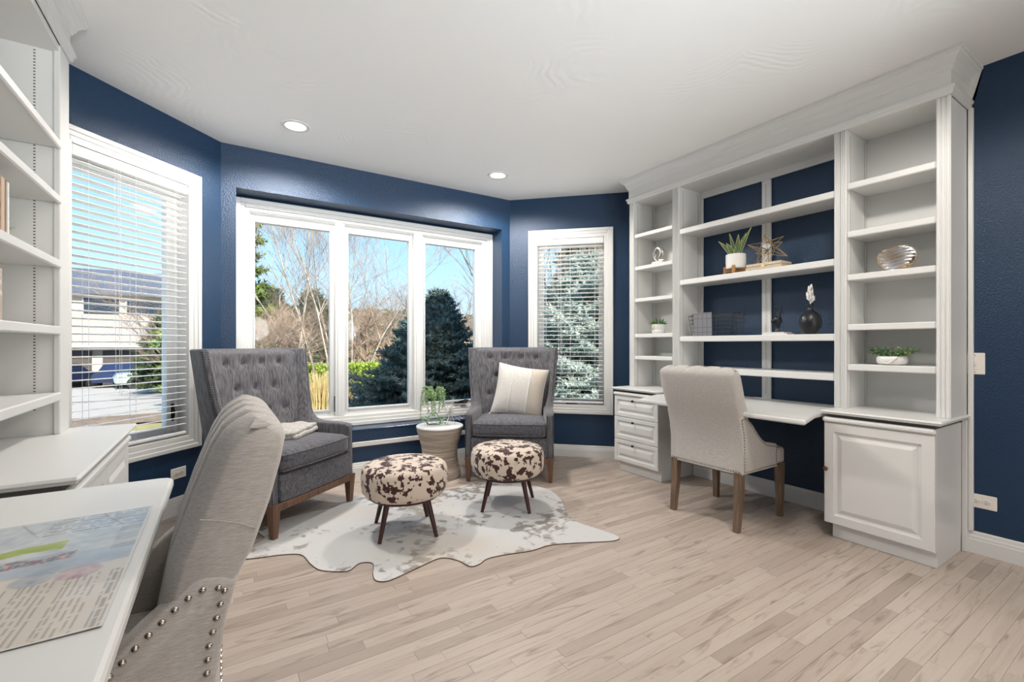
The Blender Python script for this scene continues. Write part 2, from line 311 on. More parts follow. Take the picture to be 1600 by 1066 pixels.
# ------------------------------------------------------------ mesh helper
class MB:
    def __init__(s): s.v = []; s.f = []; s.sm = []; s.tone = None; s.cols = None
    def add(s, vs, fs, smooth=False, T=None):
        n = len(s.v)
        for p in vs:
            p = Vector(p)
            s.v.append(tuple(T @ p) if T is not None else tuple(p))
        for f in fs: s.f.append(tuple(i + n for i in f)); s.sm.append(smooth)
        return s
    def box(s, x0, x1, y0, y1, z0, z1, b=0.0, T=None):
        if x1 < x0: x0, x1 = x1, x0
        if y1 < y0: y0, y1 = y1, y0
        if z1 < z0: z0, z1 = z1, z0
        c = Vector(((x0 + x1) / 2, (y0 + y1) / 2, (z0 + z1) / 2)); h = [(x1 - x0) / 2, (y1 - y0) / 2, (z1 - z0) / 2]
        b = min(b, min(h) * 0.95)
        sg = [(a, bb, d) for a in (-1, 1) for bb in (-1, 1) for d in (-1, 1)]
        if b <= 0:
            vs = [c + Vector((g[0] * h[0], g[1] * h[1], g[2] * h[2])) for g in sg]
            fs = [(0, 1, 3, 2), (4, 6, 7, 5), (0, 4, 5, 1), (2, 3, 7, 6), (0, 2, 6, 4), (1, 5, 7, 3)]
            return s.add(vs, fs, False, T)
        vs = []
        for g in sg:
            for ax in range(3):
                vs.append(c + Vector([g[i] * (h[i] if i == ax else h[i] - b) for i in range(3)]))
        idx = {g: i * 3 for i, g in enumerate(sg)}
        fs = []
        for ax in range(3):
            o = [i for i in range(3) if i != ax]
            for sn in (-1, 1):
                q = []
                for a, bb in ((-1, -1), (1, -1), (1, 1), (-1, 1)):
                    g = [0, 0, 0]; g[ax] = sn; g[o[0]] = a; g[o[1]] = bb; q.append(idx[tuple(g)] + ax)
                fs.append(q)
            for a in (-1, 1):
                for bb in (-1, 1):
                    g1 = [0, 0, 0]; g1[ax] = -1; g1[o[0]] = a; g1[o[1]] = bb; g2 = list(g1); g2[ax] = 1
                    i1, i2 = idx[tuple(g1)], idx[tuple(g2)]
                    fs.append([i1 + o[0], i2 + o[0], i2 + o[1], i1 + o[1]])
        for g in sg: i = idx[g]; fs.append([i, i + 1, i + 2])
        out = []
        for f in fs:
            p = [vs[i] for i in f]; nrm = (p[1] - p[0]).cross(p[2] - p[0]); ce = sum(p, Vector()) / len(p)
            out.append(tuple(f) if nrm.dot(ce - c) > 0 else tuple(reversed(f)))
        return s.add(vs, out, False, T)
    def frustum(s, c0, s0, c1, s1, T=None, n=4, rot=pi / 4):
        vs = []
        for (c, hs) in ((c0, s0), (c1, s1)):
            hx, hy = hs if isinstance(hs, tuple) else (hs, hs)
            for i in range(n):
                a = rot + 2 * pi * i / n; q = 1 / cos(pi / 4) if n == 4 else 1
                vs.append((c[0] + hx * q * cos(a), c[1] + hy * q * sin(a), c[2]))
        fs = [tuple(range(n))[::-1], tuple(range(n, 2 * n))] + [(i, (i + 1) % n, n + (i + 1) % n, n + i) for i in range(n)]
        return s.add(vs, fs, n > 6, T)
    def tube(s, pts, rad, n=8, T=None, cap=True, smooth=True):
        pts = [Vector(p) for p in pts]; k = len(pts)
        if not isinstance(rad, (list, tuple)): rad = [rad] * k
        vs = []; up = None
        for i, p in enumerate(pts):
            d = (pts[min(i + 1, k - 1)] - pts[max(i - 1, 0)])
            if d.length < 1e-9: d = Vector((0, 0, 1))
            d.normalize()
            if up is None:
                up = Vector((0, 0, 1)) if abs(d.z) < 0.9 else Vector((1, 0, 0))
            a = d.cross(up)
            if a.length < 1e-6: a = d.cross(Vector((0, 1, 0.1)))
            a.normalize(); b = d.cross(a).normalized(); up = -b if False else a.cross(d)
            for j in range(n):
                t = 2 * pi * j / n; vs.append(p + (a * cos(t) + b * sin(t)) * rad[i])
        fs = []
        for i in range(k - 1):
            for j in range(n):
                j2 = (j + 1) % n; fs.append((i * n + j, (i + 1) * n + j, (i + 1) * n + j2, i * n + j2))
        if cap and n > 2: fs.append(tuple(range(n))); fs.append(tuple(range((k - 1) * n, k * n))[::-1])
        return s.add(vs, fs, smooth, T)
    def lathe(s, prof, n=32, c=(0, 0, 0), T=None, sx=1, sy=1, ends=True):
        vs = []; k = len(prof)
        for r, z in prof:
            for j in range(n):
                a = 2 * pi * j / n; vs.append((c[0] + r * sx * cos(a), c[1] + r * sy * sin(a), c[2] + z))
        fs = []
        for i in range(k - 1):
            for j in range(n):
                j2 = (j + 1) % n; fs.append((i * n + j, i * n + j2, (i + 1) * n + j2, (i + 1) * n + j))
        if ends: fs.append(tuple(range(n))[::-1]); fs.append(tuple(range((k - 1) * n, k * n)))
        return s.add(vs, fs, True, T)
    def prism(s, poly, z0, z1, T=None, smooth=False):
        n = len(poly)
        area = sum(poly[i][0] * poly[(i + 1) % n][1] - poly[(i + 1) % n][0] * poly[i][1] for i in range(n))
        if area < 0: poly = poly[::-1]
        vs = [(p[0], p[1], z0) for p in poly] + [(p[0], p[1], z1) for p in poly]
        fs = [tuple(range(n))[::-1], tuple(range(n, 2 * n))] + [(i, (i + 1) % n, n + (i + 1) % n, n + i) for i in range(n)]
        return s.add(vs, fs, smooth, T)
    def grid(s, fn, nu, nv, cu=False, cv=False, smooth=True, T=None, flip=False):
        vs = [fn(i / (nu if cu else nu - 1), j / (nv if cv else nv - 1)) for i in range(nu) for j in range(nv)]
        fs = []
        for i in range(nu if cu else nu - 1):
            for j in range(nv if cv else nv - 1):
                a = i * nv + j; b = ((i + 1) % nu) * nv + j; c = ((i + 1) % nu) * nv + (j + 1) % nv; d = i * nv + (j + 1) % nv
                fs.append((a, d, c, b) if flip else (a, b, c, d))
        return s.add(vs, fs, smooth, T)
    def soft(s, c, h, r, n=8, puff=(0, 0, 0), T=None, fn=None):
        # rounded, slightly puffed cushion block; h = half sizes
        key = {}; vs = []; fs = []
        def vid(p):
            k = (round(p[0], 4), round(p[1], 4), round(p[2], 4))
            if k not in key: key[k] = len(vs); vs.append(p)
            return key[k]
        raw = {}
        for ax in range(3):
            o = [i for i in range(3) if i != ax]
            for sn in (-1, 1):
                g = [[None] * (n + 1) for _ in range(n + 1)]
                for i in range(n + 1):
                    for j in range(n + 1):
                        p = [0, 0, 0]; p[ax] = sn
                        p[o[0]] = sin(pi / 2 * (-1 + 2 * i / n)) if n < 5 else -1 + 2 * i / n; p[o[1]] = sin(pi / 2 * (-1 + 2 * j / n)) if n < 5 else -1 + 2 * j / n
                        # denser near edges
                        q = [math.copysign(abs(a) ** 0.7, a) if abs(a) < 1 else a for a in p]
                        P = [q[t] * h[t] for t in range(3)]
                        inn = [max(-(h[t] - r), min(h[t] - r, P[t])) for t in range(3)]
                        d = Vector([P[t] - inn[t] for t in range(3)])
                        if d.length > 1e-9:
                            m_ = max(abs(x) for x in d); d = d.normalized() * (m_)
                        Q = [inn[t] + d[t] for t in range(3)]
                        u = [Q[t] / h[t] for t in range(3)]
                        for t in range(3):
                            a, b = [w for w in range(3) if w != t]
                            Q[t] += math.copysign(1, u[t]) * puff[t] * (1 - u[a] ** 2) * (1 - u[b] ** 2) * abs(u[t]) 
                        if fn: Q = fn(Q, u)
                        g[i][j] = vid((c[0] + Q[0], c[1] + Q[1], c[2] + Q[2]))
                for i in range(n):
                    for j in range(n):
                        f = [g[i][j], g[i + 1][j], g[i + 1][j + 1], g[i][j + 1]]
                        if len(set(f)) < 3: continue
                        f = list(dict.fromkeys(f))
                        P = [Vector(vs[t]) for t in f]; nr = (P[1] - P[0]).cross(P[2] - P[0])
                        dirv = Vector((0, 0, 0)); dirv[ax] = sn
                        if nr.dot(dirv) < 0: f = f[::-1]
                        fs.append(tuple(f))
        return s.add(vs, fs, True, T)
    def leaf(s, p, d, L, w, T=None, up=None, bend=0.0):
        # small pointed leaf: 2 quads with a fold
        p = Vector(p); d = Vector(d).normalized(); up = Vector(up) if up else Vector((random.uniform(-1, 1), random.uniform(-1, 1), random.uniform(-1, 1)))
        a = d.cross(up)
        if a.length < 1e-4: a = d.cross(Vector((1, 0.3, 0.2)))
        a.normalize(); nrm = a.cross(d)
        m = p + d * L * 0.5
        vs = [p, m + a * w * 0.5 + nrm * w * 0.15, p + d * L - nrm * bend * L, m - a * w * 0.5 + nrm * w * 0.15]
        return s.add(vs, [(0, 1, 2), (0, 2, 3)], False, T)
    def rings(s, x0, x1, z0, z1, prof, y0=0.0, T=None, close=True):
        # nested rectangular rings in the x-z plane facing -y; prof = [(inset, y)]
        vs = []
        for ins, y in prof:
            vs += [(x0 + ins, y0 + y, z0 + ins), (x1 - ins, y0 + y, z0 + ins), (x1 - ins, y0 + y, z1 - ins), (x0 + ins, y0 + y, z1 - ins)]
        fs = []
        for i in range(len(prof) - 1):
            for j in range(4):
                j2 = (j + 1) % 4; fs.append((i * 4 + j, i * 4 + j2, (i + 1) * 4 + j2, (i + 1) * 4 + j))
        if close: k = (len(prof) - 1) * 4; fs.append((k, k + 1, k + 2, k + 3))
        return s.add(vs, fs, False, T)
    def build(s, name, m, parent=None, label=None, ang=38, kind=None, cat=None, group=None, loc=None, rot=None):
        me = bpy.data.meshes.new(name); me.from_pydata(s.v, [], s.f)
        me.polygons.foreach_set('use_smooth', s.sm)
        if s.tone is not None:
            a = me.attributes.new('tone', 'FLOAT', 'POINT'); a.data.foreach_set('value', s.tone)
        if s.cols is not None:
            a = me.attributes.new('Col', 'FLOAT_COLOR', 'POINT'); a.data.foreach_set('color', [x for c in s.cols for x in (c[0], c[1], c[2], 1.0)])
        me.update()
        if any(s.sm): me.set_sharp_from_angle(angle=R(ang))
        me.materials.append(M[m] if isinstance(m, str) else m)
        o = bpy.data.objects.new(name, me); COL.objects.link(o)
        if parent is not None: o.parent = parent
        if label: o['label'] = label
        if cat: o['category'] = cat
        if group: o['group'] = group
        if kind: o['kind'] = kind
        if loc: o.location = loc
        if rot: o.rotation_euler = rot
        return o

def thing(name, label, cat, loc=(0, 0, 0), rz=0.0, group=None):
    o = bpy.data.objects.new(name, None); COL.objects.link(o); o.empty_display_size = 0.1
    o.location = loc; o.rotation_euler = (0, 0, rz); o['label'] = label; o['category'] = cat
    if group: o['group'] = group
    return o

def dup(root, loc, rz, label):
    c = root.copy(); COL.objects.link(c); c.location = loc; c.rotation_euler = (0, 0, rz); c['label'] = label
    def rec(a, b):
        for ch in a.children:
            n = ch.copy(); COL.objects.link(n); n.parent = b; rec(ch, n)
    for ch in list(root.children):
        n = ch.copy(); COL.objects.link(n); n.parent = c
        for g in list(ch.children):
            q = g.copy(); COL.objects.link(q); q.parent = n
    return c

def TR(x=0, y=0, z=0, rz=0, rx=0, ry=0):
    return Matrix.Translation((x, y, z)) @ Matrix.Rotation(rz, 4, 'Z') @ Matrix.Rotation(ry, 4, 'Y') @ Matrix.Rotation(rx, 4, 'X')
def catmull(P, n=6, closed=False):
    P = [Vector(p) for p in P]; out = []; k = len(P)
    rng = range(k) if closed else range(k - 1)
    for i in rng:
        a = P[(i - 1) % k] if closed or i > 0 else P[0]; b = P[i]; c = P[(i + 1) % k]; d = P[(i + 2) % k] if closed or i + 2 < k else P[-1]
        for t in range(n):
            u = t / n; out.append(0.5 * ((2 * b) + (c - a) * u + (2 * a - 5 * b + 4 * c - d) * u * u + (3 * b - a - 3 * c + d) * u ** 3))
    if not closed: out.append(P[-1])
    return out
def lerp(a, b, t): return a + (b - a) * t
def interp(tab, x):
    if x <= tab[0][0]: return tab[0][1]
    for (a, va), (b, vb) in zip(tab, tab[1:]):
        if x <= b: return lerp(va, vb, (x - a) / (b - a))
    return tab[-1][1]
# ============================================================ ROOM SHELL
H = 2.74
def struct(name, mb, m, parent=None, loc=None, rz=0):
    o = mb.build(name, m, parent, kind='structure' if parent is None else None)
    if loc: o.location = loc
    if rz: o.rotation_euler = (0, 0, rz)
    return o
def sempty(name, loc, rz):
    o = bpy.data.objects.new(name, None); COL.objects.link(o); o.location = loc; o.rotation_euler = (0, 0, rz); o['kind'] = 'structure'
    return o
XL, XR, YB, YF = -0.93, 3.60, 4.17, -2.2
room = [(XL, YF), (XR, YF), (XR, 3.208), (2.638, YB), (0.0, YB), (XL, 3.24)]
outer = [(XL - .2, YF - .6), (XR + .2, YF - .6), (XR + .2, 3.30), (2.70, YB + .42), (-0.06, YB + .42), (XL - .2, 3.32)]
floor = struct('floor', MB().prism(outer, -0.25, -0.012), 'gap')
struct('ceiling', MB().prism(outer, H, H + 0.12), 'ceiling')

# floor strips: 57 mm oak, running along X; each near strip its own object
PW = 0.057
def inroom_x(y):
    x0, x1 = XL, XR
    if y > 3.24: x0 = y - 4.17
    if y > 3.208: x1 = min(x1, 6.808 - y)
    return x0, x1
strips = []
rr = random.Random(11)
y = YF
while y < YB - 0.01:
    x0, x1 = inroom_x(y + PW / 2); x = x0 - 0.02 - rr.random() * 0.5
    while x < x1:
        L = rr.choice([0.3, 0.45, 0.6, 0.75, 0.95, 1.2]) * rr.uniform(0.85, 1.2)
        a, b = max(x, x0), min(x + L, x1)
        if b - a > 0.03: strips.append((a, b, y, min(y + PW, YB), rr.random()))
        x += L
    y += PW
def strip_px(s):
    cx, cy = (s[0] + s[1]) / 2, (s[2] + s[3]) / 2
    d = .5388 * cx + .8425 * cy; l = .8425 * cx - .5388 * cy
    if d < 0.9: return 0
    px = 800 + 711 * l / d; py = 538 + 711 * 1.18 / d
    if px < 230 or px > 1640 or py > 1085: return 0
    return (s[1] - s[0]) * PW / d ** 3
strips.sort(key=strip_px, reverse=True)
def strip_mesh(mb, s):
    n0 = len(mb.v); mb.box(s[0] + .0003, s[1] - .0003, s[2] + .0003, s[3] - .0003, -0.014, 0.0, 0.0007 if mb.tone is None else 0)
    return len(mb.v) - n0
for s in strips[:298]:
    mb = MB(); strip_mesh(mb, s); mb.tone = [s[4]] * len(mb.v); mb.build('floor_plank', 'plank', floor)
mb = MB(); mb.tone = []
for s in strips[298:]:
    k = strip_mesh(mb, s); mb.tone += [s[4]] * k
mb.build('floor_plank', 'plank', floor, kind='stuff')

def wall_local(L, openings, T0=0.0, T1=0.16, u_start=0.0):
    mb = MB(); cur = u_start
    for (a, b, z0, z1) in openings:
        mb.box(cur, a, T0, T1, -0.02, H)
        mb.box(a, b, T0, T1, -0.02, z0); mb.box(a, b, T0, T1, z1, H); cur = b
    mb.box(cur, L, T0, T1, -0.02, H)
    return mb
LBAY = 1.315; LBR = 1.36
FBL = ((XL, 3.24, 0), R(45)); FBR = ((2.638, YB, 0), R(-45))
WL = (LBAY - 1.093, LBAY - 0.187, 0.44, 2.40)      # outer casing, left bay window
WR = (0.208, 1.095, 0.45, 2.39)
CW = 0.082
struct('wall_bay_left', wall_local(LBAY, [(WL[0] + CW, WL[1] - CW, WL[2] + CW, WL[3] - CW)], 0, 0.16), 'navy', None, *FBL)
struct('wall_bay_right', wall_local(LBR, [(WR[0] + CW, WR[1] - CW, WR[2] + CW, WR[3] - CW)], 0, 0.16), 'navy', None, *FBR)
NX0, NX1, NZ0, NZ1 = 0.10, 2.537, 0.418, 2.41
wb = MB()
wb.box(0, NX0, YB, YB + .24, -.02, H).box(NX1, 2.638, YB, YB + .24, -.02, H).box(NX0, NX1, YB, YB + .24, NZ1, H).box(NX0, NX1, YB, YB + .24, -.02, NZ0 - .02)
wb.box(-.05, .12, YB + .24, YB + .38, -.02, H + .1).box(2.515, 2.69, YB + .24, YB + .38, -.02, H + .1).box(.12, 2.515, YB + .24, YB + .38, 2.37, H + .1).box(.12, 2.515, YB + .24, YB + .38, -.02, .44)
struct('wall_back', wb, 'navy')
struct('wall_right', MB().box(XR, XR + .16, YF, 3.23, -.02, H), 'navy')
struct('wall_left', MB().box(XL - .16, XL, YF, 3.26, -.02, H), 'navy')
struct('wall_front', MB().box(XL - .16, -.2, YF - .16, YF, -.02, H).box(3.2, XR + .16, YF - .16, YF, -.02, H).box(-.2, 3.2, YF - .16, YF, 2.5, H), 'navy')
# roof over the room, shading the garden next to the house
rf = MB()
rf.prism([(4.95, 2.86), (4.95, 2.98), (-1.0, 5.6), (-7.0, 2.98), (-7.0, 2.86)], -1.7, 4.05, T=Matrix(((0, 0, 1, 0), (1, 0, 0, 0), (0, 1, 0, 0), (0, 0, 0, 1))))
struct('roof', rf, 'roof')

# window seat board and its white apron band
struct('trim_1', MB().box(NX0, NX1, YB - .004, YB + .24, NZ0 - .02, NZ0, .004), 'bench')
struct('trim_2', MB().box(NX0 - .02, NX1 + .02, YB - .014, YB, .262, .305, .004), 'white')

# baseboards with a stepped profile
def baseboard(name, a, b, extra=0.0):
    a = Vector(a); b = Vector(b); d = b - a; L = d.length; rz = math.atan2(d.y, d.x)
    mb = MB()
    prof = [(0, 0), (-.016, 0), (-.016, .075), (-.013, .082), (-.013, .092), (-.009, .100), (-.007, .115), (-.004, .120), (0, .122)]
    n = len(prof); vs = []
    for x in (-extra, L + extra):
        vs += [(x, p[0], p[1]) for p in prof]
    fs = [(i, (i + 1) % n, n + (i + 1) % n, n + i) for i in range(n)] + [tuple(range(n)), tuple(range(n, 2 * n))[::-1]]
    mb.add(vs, fs)
    struct(name, mb, 'white', None, (a.x, a.y, 0), rz)
baseboard('baseboard_bay_left', (XL, 3.24), (0, YB))
baseboard('baseboard_back', (0, YB), (2.638, YB), .004)
baseboard('baseboard_bay_right', (2.638, YB), (3.53, 3.278))
baseboard('baseboard_right', (3.60, 2.575), (3.60, 1.335))
baseboard('baseboard_front_right', (3.60, .81), (3.60, YF))
# scribe moulding where the right cabinets meet the wall
struct('trim_3', MB().box(3.575, 3.6, .762, .784, .122, 2.52, .004).box(3.560, 3.597, .784, .806, .0, .752, .003), 'white')

def bars(mb, x0, x1, z0, z1, w, y0, y1, b=.003):
    mb.box(x0, x0 + w, y0, y1, z0, z1, b).box(x1 - w, x1, y0, y1, z0, z1, b)
    mb.box(x0 + w, x1 - w, y0, y1, z1 - w, z1, b).box(x0 + w, x1 - w, y0, y1, z0, z0 + w, b)
    return mb

def bay_window(name, W, frame, glassu):
    u0, u1, z0, z1 = W
    t = sempty(name, *frame)
    c = MB(); bars(c, u0, u1, z0, z1, .030, -.026, 0.0, .004); bars(c, u0 + .028, u1 - .028, z0 + .028, z1 - .028, .030, -.019, 0.0, .004)
    bars(c, u0 + .056, u1 - .056, z0 + .056, z1 - .056, .028, -.013, .0, .003)
    c.build('casing', 'white', t)
    a, b, zz0, zz1 = u0 + CW, u1 - CW, z0 + CW, z1 - CW
    j = MB(); bars(j, a - .002, b + .002, zz0 - .002, zz1 + .002, .014, -.012, .13, .002); j.build('jamb', 'white', t)
    s = MB(); g0, g1 = glassu
    s.box(a + .012, g0, .085, .125, zz0 + .012, zz1 - .012, .004).box(g1, b - .012, .085, .125, zz0 + .012, zz1 - .012, .004)
    s.box(g0, g1, .085, .125, 2.215, zz1 - .012, .004).box(g0, g1, .085, .125, zz0 + .012, .60, .004)
    bars(s, g0 - .012, g1 + .012, .588, 2.227, .012, .078, .09, .003)
    s.build('sash', 'white', t)
    MB().box(g0 - .002, g1 + .002, .102, .106, .598, 2.217).build('pane', 'glass', t)
    return t
w1 = bay_window('window_1', WL, FBL, (WL[0] + .15, WL[1] - .185))
w3 = bay_window('window_3', WR, FBR, (.36, .945))
# casement hardware
MB().box(WL[1] - .150, WL[1] - .135, .066, .086, .64, .76, .004).tube([(WL[1] - .142, .07, .66), (WL[1] - .142, .05, .74)], .006).build('crank_handle', 'bronze', w1)
h = MB().box(.60, .72, .045, .085, .535, .552, .005).tube([(.69, .05, .553), (.63, .04, .565)], .006); h.build('crank_handle', 'bronze', w3)

# centre triple window
w2 = sempty('window_2', (0, 4.17, 0), 0)
c = MB()
bars(c, .101, 2.536, .42, 2.392, .036, .190, .25, .004); bars(c, .135, 2.502, .454, 2.358, .032, .205, .25, .004)
bars(c, .165, 2.472, .484, 2.328, .030, .222, .27, .004)
bars(c, .190, 2.447, .505, 2.303, .014, .24, .34, .003)
c.build('casing', 'white', w2)
m_ = MB()
for a, b in ((.886, .970), (1.644, 1.735)):
    m_.box(a, b, .232, .33, .51, 2.30, .005).box(a + .02, b - .02, .224, .24, .51, 2.30, .004)
m_.build('mullion', 'white', w2)
for (a, b, l_, r_) in ((.244, .846, .195, .888), (1.010, 1.604, .968, 1.646), (1.775, 2.360, 1.733, 2.445)):
    s = MB(); s.box(l_, a, .275, .33, .50, 2.30, .004).box(b, r_, .275, .33, .50, 2.30, .004).box(a, b, .275, .33, 2.222, 2.30, .004).box(a, b, .275, .33, .50, .578, .004)
    bars(s, a - .014, b + .014, .564, 2.236, .014, .264, .28, .003)
    s.build('sash', 'white', w2)
    MB().box(a - .002, b + .002, .300, .304, .576, 2.224).build('pane', 'glass', w2)
MB().box(.880, .893, .238, .262, .555, .70, .004).build('sash_lock', 'bronze', w2)
h = MB().box(2.09, 2.24, .215, .262, .548, .566, .006).tube([(2.13, .21, .568), (2.20, .195, .585), (2.235, .19, .58)], .007); h.build('crank_handle', 'bronze', w2)

# ------------------------------------------------------------ blinds
def blind(label, frame, u0, u1, ztop, zbot, ncord):
    t = thing('window_blind', label, 'blind', frame[0], frame[1], 'white slatted blinds in the bay')
    MB().box(u0 + .002, u1 - .002, -.006, .05, ztop - .062, ztop, .004).build('valance', 'white', t)
    MB().box(u0 + .006, u1 - .006, .002, .046, zbot, zbot + .02, .005).build('bottom_rail', 'blind', t)
    n = int((ztop - .075 - zbot - .03) / .044); z = ztop - .085
    me = None; k = 0
    while z > zbot + .045:
        if me is None:
            s = MB(); w = .025; sec = [(-w, -.0026), (-w * .5, .0), (0, .0011), (w * .5, .0), (w, -.0026)]
            up = [(y, zz + .0026) for y, zz in sec][::-1]; P = sec + up; nn = len(P)
            vs = [(u0 + .008, p[0], p[1]) for p in P] + [(u1 - .008, p[0], p[1]) for p in P]
            fs = [(i, nn + i, nn + (i + 1) % nn, (i + 1) % nn) for i in range(nn)] + [tuple(range(nn)), tuple(range(nn, 2 * nn))[::-1]]
            s.add(vs, fs, True); o = s.build('slat', 'blind', t); me = o.data
        else:
            o = bpy.data.objects.new('slat', me); COL.objects.link(o); o.parent = t
        o.location = (0, .026, z); o.rotation_euler = (R(-6 + 0.8 * sin(k * 2.3)), 0, 0); z -= .0445; k += 1
    for i in range(ncord):
        u = lerp(u0 + .09, u1 - .09, i / (ncord - 1))
        cmb = MB(); cmb.tube([(u, .002, ztop - .05), (u, .002, zbot + .01)], .0011, 4).tube([(u, .050, ztop - .05), (u, .050, zbot + .01)], .0011, 4)
        cmb.build('ladder_cord', 'blind', t)
    cm = MB(); u = u0 + .22
    for q in (0, .022, .034): cm.tube([(u + q, -.010, ztop - .05), (u + q + .008, -.012, zbot + .35 - q)], .0014, 4)
    cm.build('pull_cord', 'blind', t)
    return t
blind('white slatted blind in the left bay window over the white cabinet counter', FBL, WL[0] + CW + .014, WL[1] - CW - .014, WL[3] - CW - .014, .545, 3)
blind('white slatted blind in the right bay window behind the armchair with the pillow', FBR, WR[0] + CW + .014, WR[1] - CW - .014, WR[3] - CW - .014, .56, 3)

# ------------------------------------------------------------ outlets, switch
def plate(name, label, cat, loc, rz, w, h, kind):
    t = thing(name, label, cat, loc, rz)
    MB().box(-w / 2, w / 2, -.006, 0, -h / 2, h / 2, .003).build('cover_plate', 'plate', t)
    if kind == 'outlet':
        for sx in (-1, 1):
            mb = MB(); mb.lathe([(.0165, 0), (.0165, .003), (.015, .0035)], 16, T=TR(sx * .020, -.006, 0, rx=R(90)), sy=0.85); mb.build('socket', 'plate', t)
            d = MB()
            for q in (-1, 1): d.box(sx * .020 + (-.008 if sx > 0 else -.008), sx * .020 + .002, -.0102, -.009, q * .006 - .0012, q * .006 + .0012)
            d.lathe([(.0022, 0), (.0022, .001)], 8, T=TR(sx * .020 + .008, -.0092, 0, rx=R(90))); d.build('slots', 'dark', t)
        MB().lathe([(.002, 0), (.002, .001)], 8, T=TR(0, -.006, 0, rx=R(90))).build('screw', 'nail', t)
    else:
        MB().box(-.017, .017, -.009, -.006, -.033, .033, .002).build('rocker', 'plate', t)
        MB().box(-.004, .004, -.018, -.009, -.010, .010, .002).build('toggle', 'plate', t)
        for q in (-.048, .048): MB().lathe([(.0025, 0), (.0025, .001)], 8, T=TR(0, -.006, q, rx=R(90))).build('screw', 'nail', t)
    return t
plate('wall_outlet', 'almond double wall outlet low on the navy wall right of the cabinets', 'outlet', (3.60, .73, .296), R(-90), .118, .078, 'outlet')
plate('light_switch', 'almond light switch on the navy wall right of the bookcase', 'switch', (3.60, .757, 1.07), R(-90), .078, .122, 'switch')
s45 = 1 / math.sqrt(2)
def bl(u, z, v=0): return (XL + (u - v) * s45, 3.24 + (u + v) * s45, z)
plate('wall_outlet', 'white double wall outlet under the left bay window beside the desk', 'outlet', bl(LBAY - .355, .284), R(45), .115, .075, 'outlet')

# ------------------------------------------------------------ recessed lights
def downlight(label, x, y, e):
    t = thing('recessed_light', label, 'ceiling light', (x, y, H), 0, 'recessed ceiling lights')
    MB().lathe([(.070, -.004), (.092, -.005), (.096, -.001), (.096, .0), (.070, .0)], 36, ends=False).build('trim_ring', 'white', t)
    MB().lathe([(.0705, -.0035), (.0705, -.002)], 32).build('lens', 'lens', t)
    light('downlight_beam', 'SPOT', (x, y, H - .02), (0, 0, 0), e, (1.0, .93, .85), spot_size=R(165), spot_blend=.35, shadow_soft_size=.11)
downlight('glowing recessed ceiling light, the left one near the left bay window', .45, 3.574, 128)
downlight('glowing recessed ceiling light, the right one nearer the cabinets', 2.154, 3.61, 128)
downlight('added recessed ceiling light brightening the left desk, just out of the picture', .45, .85, 75 / 3)  # this and the next: unseen downlights added to light the foreground
downlight('added recessed ceiling light brightening the open floor, just out of the picture', 2.154, .70, 75)
for (x, y, n) in ((.45, 1.0, 'left'), (2.2, 1.0, 'right')):
    light('ceiling_fill_disc', 'AREA', (x, y - 2.0, H - .02), (0, 0, 0), 4, (1.0, .93, .84), shape='DISK', size=.5)  # added soft fill behind the camera, no fitting modelled there

# ============================================================ RIGHT BUILT-IN
def fluted(mb, u0, u1, z0, z1, y, d=.32):
    w = u1 - u0
    mb.box(u0, u1, y + .006, y + .022, z0, z1, .002)
    n = 3
    for i in range(n):
        a = u0 + w * (i / n) + .003; b = u0 + w * ((i + 1) / n) - .003
        mb.box(a, b, y, y + .01, z0, z1, .003)
def shelf(t, u0, u1, y0, y1, ztop, th, m='white'):
    o = MB().box(u0, u1, y0 + .012, y1, ztop - th * .8, ztop, .0015).box(u0 - .0, u1 + .0, y0, y0 + .016, ztop - th, ztop + .001, .005).build('shelf', m, t)
    return o
def standard(t, x, y, z0, z1, axis='x', face=1):
    # slotted metal shelf strip; slots as one joined piece
    mb = MB(); s = MB()
    if axis == 'y':   # lies on a side panel at u = x, faces +-u
        mb.box(x, x + face * .003, y - .009, y + .009, z0, z1)
        z = z0 + .01
        while z < z1 - .01: s.box(x + face * .003, x + face * .0036, y - .0035, y + .0035, z, z + .005); z += .0135
    else:
        mb.box(x - .009, x + .009, y - .003, y, z0, z1)
        z = z0 + .01
        while z < z1 - .01: s.box(x - .0035, x + .0035, y - .0036, y - .003, z, z + .005); z += .0135
    st = mb.build('shelf_standard', 'white_soft', t)
    s.build('slots', 'slot', st, kind='stuff')
ZT = 2.523; ZC = .779; FX = 3.28
def bookcase(label, ya, yb, pl, pr, shelves, back=True, loc_x=FX, rz=R(-90), D=.318, zt=ZT, zc=ZC, th=.034, side_l=True, side_r=True, group='built-in bookcase units on the right wall'):
    # local: u to the viewer's right, v into the wall; ya = world y of the viewer's left side
    t = thing('bookcase', label, 'bookcase', (loc_x, ya, 0), rz, group)
    W = abs(yb - ya)
    f = MB(); fluted(f, 0, pl, zc, zt, 0); f.build('stile', 'white', t)
    f = MB(); fluted(f, W - pr, W, zc, zt, 0); f.build('stile', 'white', t)
    MB().box(.004 if side_l else .002, pl - .002, .02, D, zc, zt, .001).build('side_panel', 'white_soft', t)
    MB().box(W - pr + .002, W - (.004 if side_r else .002), .02, D, zc, zt, .001).build('side_panel', 'white_soft', t)
    MB().box(pl, W - pr, .01, D, zt - .004, zt + .02).build('top_board', 'white_soft', t)
    if back: MB().box(pl - .001, W - pr + .001, D - .012, D, zc, zt).build('back_panel', 'white_soft', t)
    for z in shelves: shelf(t, pl + .001, W - pr - .001, .008, D - .014 if back else D - .004, z, th)
    for yy in (.055, D - .055):
        standard(t, pl - .0018, yy, zc + .01, zt - .02, 'y', 1)
        standard(t, W - pr + .0018, yy, zc + .01, zt - .02, 'y', -1)
    return t
